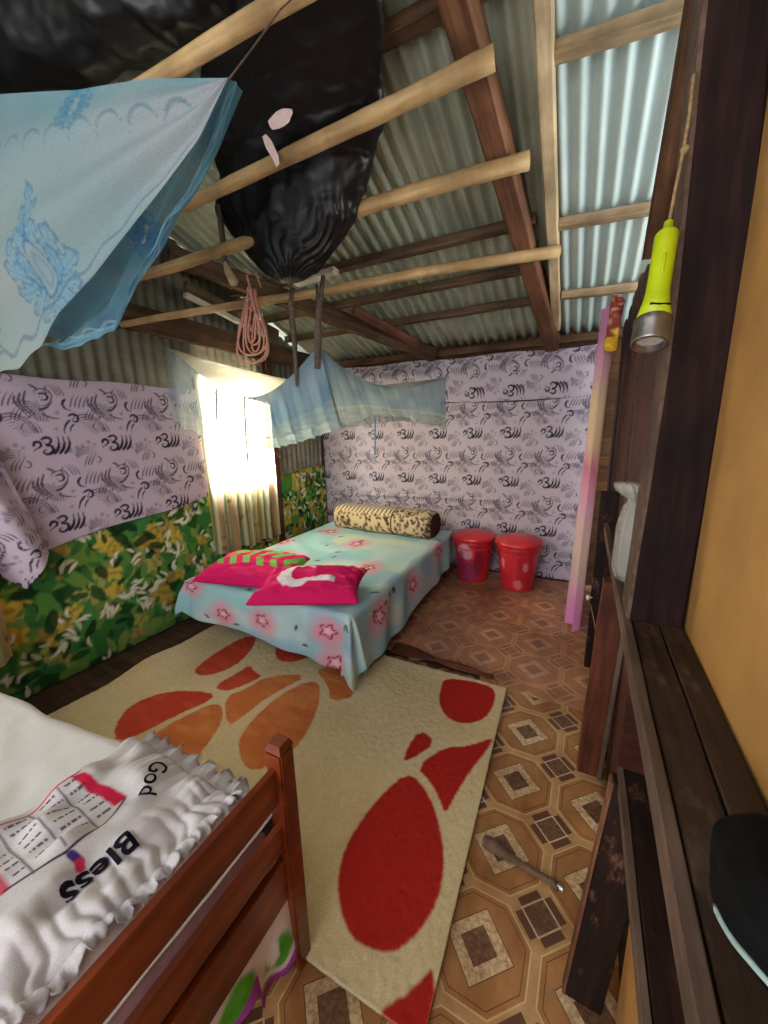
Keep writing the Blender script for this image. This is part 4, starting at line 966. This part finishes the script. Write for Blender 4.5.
def loft_x(rings, n=90, steps=120, amp=.03, s=5):
    K = np.array(rings, float); tt = np.linspace(0, len(K)-1, steps); P = np.zeros((n, steps+2, 3))
    for j, q in enumerate(tt):
        i = min(int(q), len(K)-2); f = q-i; k = K[i]*(1-f)+K[i+1]*f
        for a in range(n):
            A = 2*PI*a/n; v = Vector((k[0], k[1]+k[4]*math.cos(A), k[2]+k[3]*math.sin(A)))
            P[a, j+1] = v+Vector((0, math.cos(A), math.sin(A)))*crumple(v, s, amp*min(1, k[3]/.12))
    P[:, 0] = P[:, 1].mean(0); P[:, -1] = P[:, -2].mean(0); return P
o = grid('plastic_sack', loft_x(RG2, amp=.02), m_black, wrap=True)
setp(o, 'black plastic sack in the upper left corner above the pale blue net', 'sack')

# ================================================================== MOSQUITO NETS
def net_mat(name, alpha): return cloth(name, .95, transl=.45, alpha=alpha, spec=.05, weave=300, fine=.12)
n_thick = net_mat('folded_netting', .93); n_mid = net_mat('single_netting', 'attr')
def curve(pts, n):
    pts = np.array(pts, float); d = np.r_[0, np.cumsum(np.linalg.norm(np.diff(pts, axis=0), axis=1))]; d /= d[-1]
    t_ = np.linspace(0, 1, n); c = np.stack([np.interp(t_, d, pts[:, k]) for k in range(3)], -1)
    for _ in range(3): c[1:-1] = .25*c[:-2]+.5*c[1:-1]+.25*c[2:]
    return c
def damask(p, x, z, cx, cz, s, dark, lite):
    X_, Z_ = (x-cx)/s, (z-cz)/s
    leaves = [(0, .98, 90, .42, .15), (.17, .78, 62, .34, .13), (-.17, .78, 118, .34, .13), (.20, .48, 35, .3, .12), (-.20, .48, 145, .3, .12)]
    for sg in (0, 180):
        f = lambda a_: a_ if sg == 0 else 180-a_
        q = 1 if sg == 0 else -1
        leaves += [(.50*q, .22, f(55), .40, .17), (.66*q, -.02, f(25), .40, .16), (.70*q, -.28, f(-5), .36, .13), (.52*q, -.48, f(-32), .34, .12), (.26*q, -.62, f(-58), .3, .1), (.34*q, .02, f(70), .3, .13)]
    leaves += [(0, -.78, 90, .22, .09)]
    for (lx, lz, a_, L_, w_) in leaves:
        c_, s_ = math.cos(math.radians(a_)), math.sin(math.radians(a_)); A_ = (X_-lx)*c_+(Z_-lz)*s_; B_ = -(X_-lx)*s_+(Z_-lz)*c_
        B_ = B_+.12*A_*A_/L_; d_ = (A_/L_)**2+(B_/(w_*(1+.35*np.cos(A_/L_*9))))**2
        p.put(soft(d_-1, .5), lite, .75); p.put(soft(np.abs(d_-1)-.22, .4), dark, .75); p.put(soft(np.abs(B_)-.012, .03)*(d_ < .7), dark, .5)
    d_ = (X_/(.26*(1-.35*np.clip(Z_+.1, -.4, .8))))**2+((Z_+.02)/.44)**2
    p.put(soft(d_-1, .25), (170, 196, 208)); p.put(soft(np.abs(d_-1)-.12, .25), dark, .95); p.put(soft(np.abs(d_-.3)-.1, .3), dark, .5)
    for k_ in range(5): p.put(soft(np.hypot(X_-.1*(k_-2)*2.2, Z_+.92-.05*(k_-2)**2)-.05, .05), lite)
t = thing('mosquito_net', 'large pale blue lace mosquito net gathered up above the near bed', 'mosquito net', (-1.6, .85, 1.7), 'mosquito nets')
N, Mv = 200, 110
Tp = curve([(-2.5, .80, 2.79), (-2.318, .82, 2.726), (-1.873, .85, 2.593), (-1.419, .85, 2.448), (-1.104, .85, 2.368), (-.827, .85, 2.276)], N)
Bp = curve([(-2.9, .80, 1.80), (-2.62, .83, 1.735), (-2.332, .85, 1.726), (-2.132, .85, 1.734), (-1.923, .85, 1.79), (-1.744, .85, 1.881), (-1.477, .85, 1.962), (-1.129, .85, 2.101), (-.942, .85, 2.184), (-.827, .85, 2.276)], N)
U, V = np.meshgrid(np.linspace(0, 1, N), np.linspace(0, 1, Mv), indexing='ij')
P = Tp[:, None]*(1-V[..., None])+Bp[:, None]*V[..., None]
d = .022*np.sin(V*16+U*5+2*np.sin(U*4))*(1-U)**.5*np.sin(PI*np.clip(V, 0, 1))**.5+.05*np.sin(PI*V)*np.sin(PI*U)
P[..., 1] -= d; P[..., 2] += .005*np.sin(U*50)*(V > .97)*(U < .5)
P[..., 1] -= .03*np.abs(np.sin(V*7+.6))*np.clip((U-.3)*2, 0, 1)*(1-U)*2
pr_ = Print(P[..., 0], P[..., 2], (168, 194, 200)); x, z = P[..., 0], P[..., 2]
pr_.put((vnoise(x, z, 4)-.45)*2, (186, 196, 204)); pr_.put(np.clip(1-V*3.2, 0, 1)*(.4+.8*vnoise(x, z, 5)), (118, 178, 196), .8)
dk, lt_ = (84, 136, 178), (146, 194, 220)
damask(pr_, x, z, -1.74, 2.02, .185, dk, lt_); damask(pr_, x, z, -2.40, 1.96, .185, dk, lt_); damask(pr_, x, z, -1.42, 2.40, .075, (84, 148, 190), (110, 170, 205)); damask(pr_, x, z, -2.1, 2.55, .10, dk, lt_)
for xx_ in np.arange(-2.5, -.95, .125): pr_.put(arc(x, z, xx_, 2.235-.32*(xx_+1.1)*.55, .06, 20, 160, .005), (128, 158, 178), .8)
pr_.put((np.abs(V-.93-.02*np.sin(U*60)) < .012)*1.0, (120, 150, 172), .7)
grid('front_drape', P, n_thick, t, colour=pr_.c)
Tp = curve([(-2.06, .93, 1.90), (-1.939, .93, 1.981), (-1.624, .93, 2.064), (-1.273, .93, 2.193), (-1.046, .93, 2.282), (-.904, .93, 2.353)], N)
Bp = curve([(-2.104, .93, 1.822), (-1.937, .93, 1.788), (-1.772, .93, 1.808), (-1.592, .93, 1.822), (-1.45, .93, 1.931), (-1.288, .93, 2.005), (-1.189, .93, 2.089), (-1.094, .93, 2.127), (-.988, .93, 2.217), (-.936, .93, 2.294), (-.897, .93, 2.351)], N)
P = Tp[:, None]*(1-V[..., None])+Bp[:, None]*V[..., None]; P[..., 1] += .018*np.sin(V*12+U*9)+.03*np.sin(PI*V)
P[..., 2] += .008*np.abs(np.sin(U*34))*(V > .93)
x, z = P[..., 0], P[..., 2]; pr_ = Print(x, z, (112, 166, 188)); pr_.put((vnoise(x, z, 6)-.45)*2, (96, 150, 182))
damask(pr_, x, z, -1.36, 2.10, .08, (64, 120, 176), (88, 150, 204)); pr_.put((V > .86)*.8, (124, 184, 210)); pr_.put((np.abs(V-.83-.03*np.sin(U*70)) < .02)*.8, (170, 205, 218))
al = .58+.25*(V > .86)+.2*vnoise(x, z, 9)
grid('back_drape', P, n_mid, t, colour=pr_.c, alpha=np.clip(al, 0, .95))
bm = bmesh.new(); tube(bm, [(-.83, .85, 2.27), (-.82, .93, 2.38), (-.85, 1.1, 2.6), (-.88, 1.26, 2.78)], .0025, 6); obj('tie', bm, m_strap, t, smooth=True)
bm = bmesh.new(); tube(bm, [(-2.0, .85, 2.62), (-1.98, .88, 2.75), (-1.95, .92, 2.92)], .006, 6); obj('tie', bm, m_tie, t, smooth=True)

# net over the far bed
t = thing('mosquito_net', 'thin blue mosquito net with white top slung over the far bed', 'mosquito net', (-1.9, 2.8, 1.4), 'mosquito nets')
Ac, Bc, Cc, Dc = (np.array(q, float) for q in ((-2.66, 1.90, 2.03), (-1.43, 2.0, 1.925), (-1.20, 3.66, 1.885), (-2.62, 3.35, 1.92)))
def sag(a, b, s, n, pw=1.0):
    q = np.linspace(0, 1, n)[:, None]; c = a*(1-q)+b*q; c[:, 2] -= s*np.sin(PI*q[:, 0]**pw); return c
n1 = 120
eAB = sag(Ac, Bc, .31, n1, 1.15); eBC = sag(Bc, Cc, .17, n1, .8); eDC = sag(Dc, Cc, .05, n1); eAD = sag(Ac, Dc, .02, n1)
# Coons patch for the top
u = np.linspace(0, 1, n1); Uc, Vc = np.meshgrid(u, u, indexing='ij'); e = lambda c: c[:, None]; g = lambda c: c[None]
U3, V3 = Uc[..., None], Vc[..., None]
P = e(eAB)*(1-V3)+e(eDC)*V3+g(eAD)*(1-U3)+g(eBC)*U3-(Ac*(1-U3)*(1-V3)+Bc*U3*(1-V3)+Dc*(1-U3)*V3+Cc*U3*V3)
P[..., 2] -= .02*np.sin(PI*Uc)*np.sin(PI*Vc)
pr_ = Print(Uc, Vc, (206, 208, 202)); pr_.put((np.abs(Uc-.42-.12*Vc) < .008)*1.0, (150, 160, 165)); pr_.put(np.clip((Uc-.8)*4, 0, 1), (150, 184, 204))
grid('net_top', P, net_mat('white_net_top', .88), t, colour=pr_.c)
def skirt(name, edge_, hem, out, colfn, alfn, fr, seed, rows=70):
    n = len(edge_); Us, Vs = np.meshgrid(np.linspace(0, 1, n), np.linspace(0, 1, rows), indexing='ij')
    P = edge_[:, None]*(1-Vs[..., None])+hem[:, None]*Vs[..., None]; o_ = np.array(out)
    f = (.02*np.sin(Us*fr+3*np.sin(Us*5+seed))+.012*np.sin(Us*fr*2.3+seed))*Vs**.7
    P = P+o_*f[..., None]; P[..., 2] += .012*np.abs(np.sin(Us*fr*1.1))*(Vs > .94)
    return grid(name, P, n_mid, t, colour=colfn(Us, Vs, P), alpha=np.clip(alfn(Us, Vs, P), 0, .97))
def nc(Us, Vs, P):
    p = Print(Us, Vs, (176, 206, 226)); p.put((vnoise(Us*6, Vs*2, 2)-.45)*2.2, (134, 176, 208)); p.put((Vs > .72)*.8, (208, 228, 226))
    for r_ in (.76, .9, .97): p.put((np.abs(Vs-r_-.02*np.sin(Us*70)) < .012)*1.0, (214, 226, 218), .9)
    p.put(soft(np.abs(np.sin(Us*46)*.5+np.cos(Vs*60)*.5)-.16, .2)*(Vs > .76), (166, 200, 206), .6); return p.c
hAB = curve([(-2.70, 1.92, 1.50), (-2.3, 1.93, 1.38), (-1.80, 1.95, 1.32), (-1.58, 1.95, 1.36), (-1.28, 1.97, 1.44)], n1)
hAB2 = hAB+np.array([0, -.03, .055]); 
skirt('front_skirt', eAB, hAB, (.1, -1, 0), nc, lambda a, b_, P: .34+.34*np.clip((a-.36)*2.6, 0, 1)*(.75+.5*b_)+.16*(b_ > .74)*np.clip(a*2, .3, 1)+.18*vnoise(a*14, b_*2, 2)*np.clip(a*2, .3, 1), 60, 1)
skirt('front_skirt', eAB+np.array([0, -.01, 0]), hAB2, (.1, -1, 0), nc, lambda a, b_, P: .06+.34*np.clip((a-.38)*2.6, 0, 1)*(.6+.6*b_), 44, 4)
hBC = curve([(-1.28, 1.97, 1.44), (-1.25, 2.3, 1.52), (-1.20, 2.9, 1.5), (-1.19, 3.4, 1.45), (-1.2, 3.64, 1.40)], n1)
skirt('side_skirt', eBC, hBC, (1, .1, 0), nc, lambda a, b_, P: .56+.2*np.sin(a*30)**2*(1-a)-.12*a-.10*(b_ > .74), 50, 2)
hCD = curve([(-1.2, 3.66, 1.42), (-1.7, 3.68, 1.5), (-2.2, 3.64, 1.45), (-2.6, 3.5, 1.45)], n1)
skirt('back_skirt', eDC[::-1], hCD, (0, -1, 0), nc, lambda a, b_, P: .30+.08*b_, 50, 3)
for pts in ([(-2.60, 2.24, 1.78), (-2.60, 2.225, 1.64), (-2.60, 2.21, 1.53)], [(-2.58, 2.50, 1.72), (-2.59, 2.485, 1.4), (-2.59, 2.48, 1.16)]):
    bm = bmesh.new(); tube(bm, pts, .009, 6); obj('tie', bm, m_strap, t, smooth=True)
bm = bmesh.new(); tube(bm, [(-1.83, 3.42, 1.55), (-1.835, 3.42, 1.35), (-1.84, 3.42, 1.18)], .009, 6); obj('tie', bm, m_tie, t, smooth=True)
bm = bmesh.new(); tube(bm, [tuple(Bc), (-1.44, 2.02, 2.1), (-1.46, 2.06, 2.27)], .007, 6); obj('tie', bm, m_strap, t, smooth=True)
bm = bmesh.new(); tube(bm, [(-2.66, 1.90, 2.03), (-2.69, 1.88, 2.10)], .006, 6); obj('tie', bm, m_strap, t, smooth=True)
bm = bmesh.new(); tube(bm, [tuple(Cc), (-1.2, 3.74, 1.93)], .006, 6); obj('tie', bm, m_strap, t, smooth=True)

# ================================================================== HANGING BITS
bm = bmesh.new(); tube(bm, [(-1.82, 1.72, 2.62), (-1.84, 1.74, 2.52), (-1.85, 1.75, 2.36)], [.012, .016, .014], 8)
o = obj('hanging_strap', bm, m_strap, smooth=True); setp(o, 'grey strap with pale wooden toggle hanging left of the big sack', 'strap')
bm = bmesh.new(); tube(bm, [(-1.85, 1.75, 2.37), (-1.83, 1.75, 2.31), (-1.795, 1.75, 2.25), (-1.79, 1.75, 2.24)], [.010, .022, .026, .015], 10); obj('toggle', bm, w_pale, o, smooth=True)
bm = bmesh.new(); tube(bm, [(-1.575, 1.98, 2.245), (-1.57, 1.945, 2.16), (-1.565, 1.95, 1.95), (-1.567, 1.95, 1.78), (-1.57, 1.95, 1.70)], [.012, .016, .016, .012, .008], 8)
setp(obj('hanging_strap', bm, m_strap, smooth=True), 'long grey strap hanging from the lowest pole in front of the far net', 'strap')
bm = bmesh.new(); tube(bm, [(-1.405, 2.05, 2.30), (-1.41, 1.99, 2.10), (-1.412, 1.97, 1.95), (-1.425, 1.97, 1.79)], [.012, .018, .022, .018], 8)
setp(obj('hanging_strap', bm, m_strap, smooth=True), 'short grey strap hanging beside the net corner', 'strap')
# coil of rope
bm = bmesh.new(); top = Vector((-1.83, 1.935, 2.27))
for k in range(7):
    w = .045+.022*k; h = .30+.035*math.sin(k*2.1)+.02*k; yo = .012*math.sin(k*1.9); pts = []
    for i in range(33):
        a = 2*PI*i/32; s = (1-math.cos(a))/2; pts.append(top+Vector((math.sin(a)*w*(.25+.75*s)**1.0*(.35+.65*s)*1.15+.01*math.sin(k)-.02*s, yo+.02*math.cos(a+k)-.02, -h*s)))
    tube(bm, pts, .0065, 6)
pts = [top+Vector((.02*math.cos(i*.9), .02*math.sin(i*.9)-.02, -.02-.008*i)) for i in range(14)]; tube(bm, pts, .0075, 6)
tube(bm, [top+Vector((0, -.02, -.02)), top+Vector((.01, -.06, .06)), top+Vector((.02, -.0, .09)), top+Vector((.02, .04, .02))], .007, 6)
setp(obj('rope_coil', bm, m_rope, smooth=True), 'coil of pinkish rope hung from the lowest pole', 'rope')
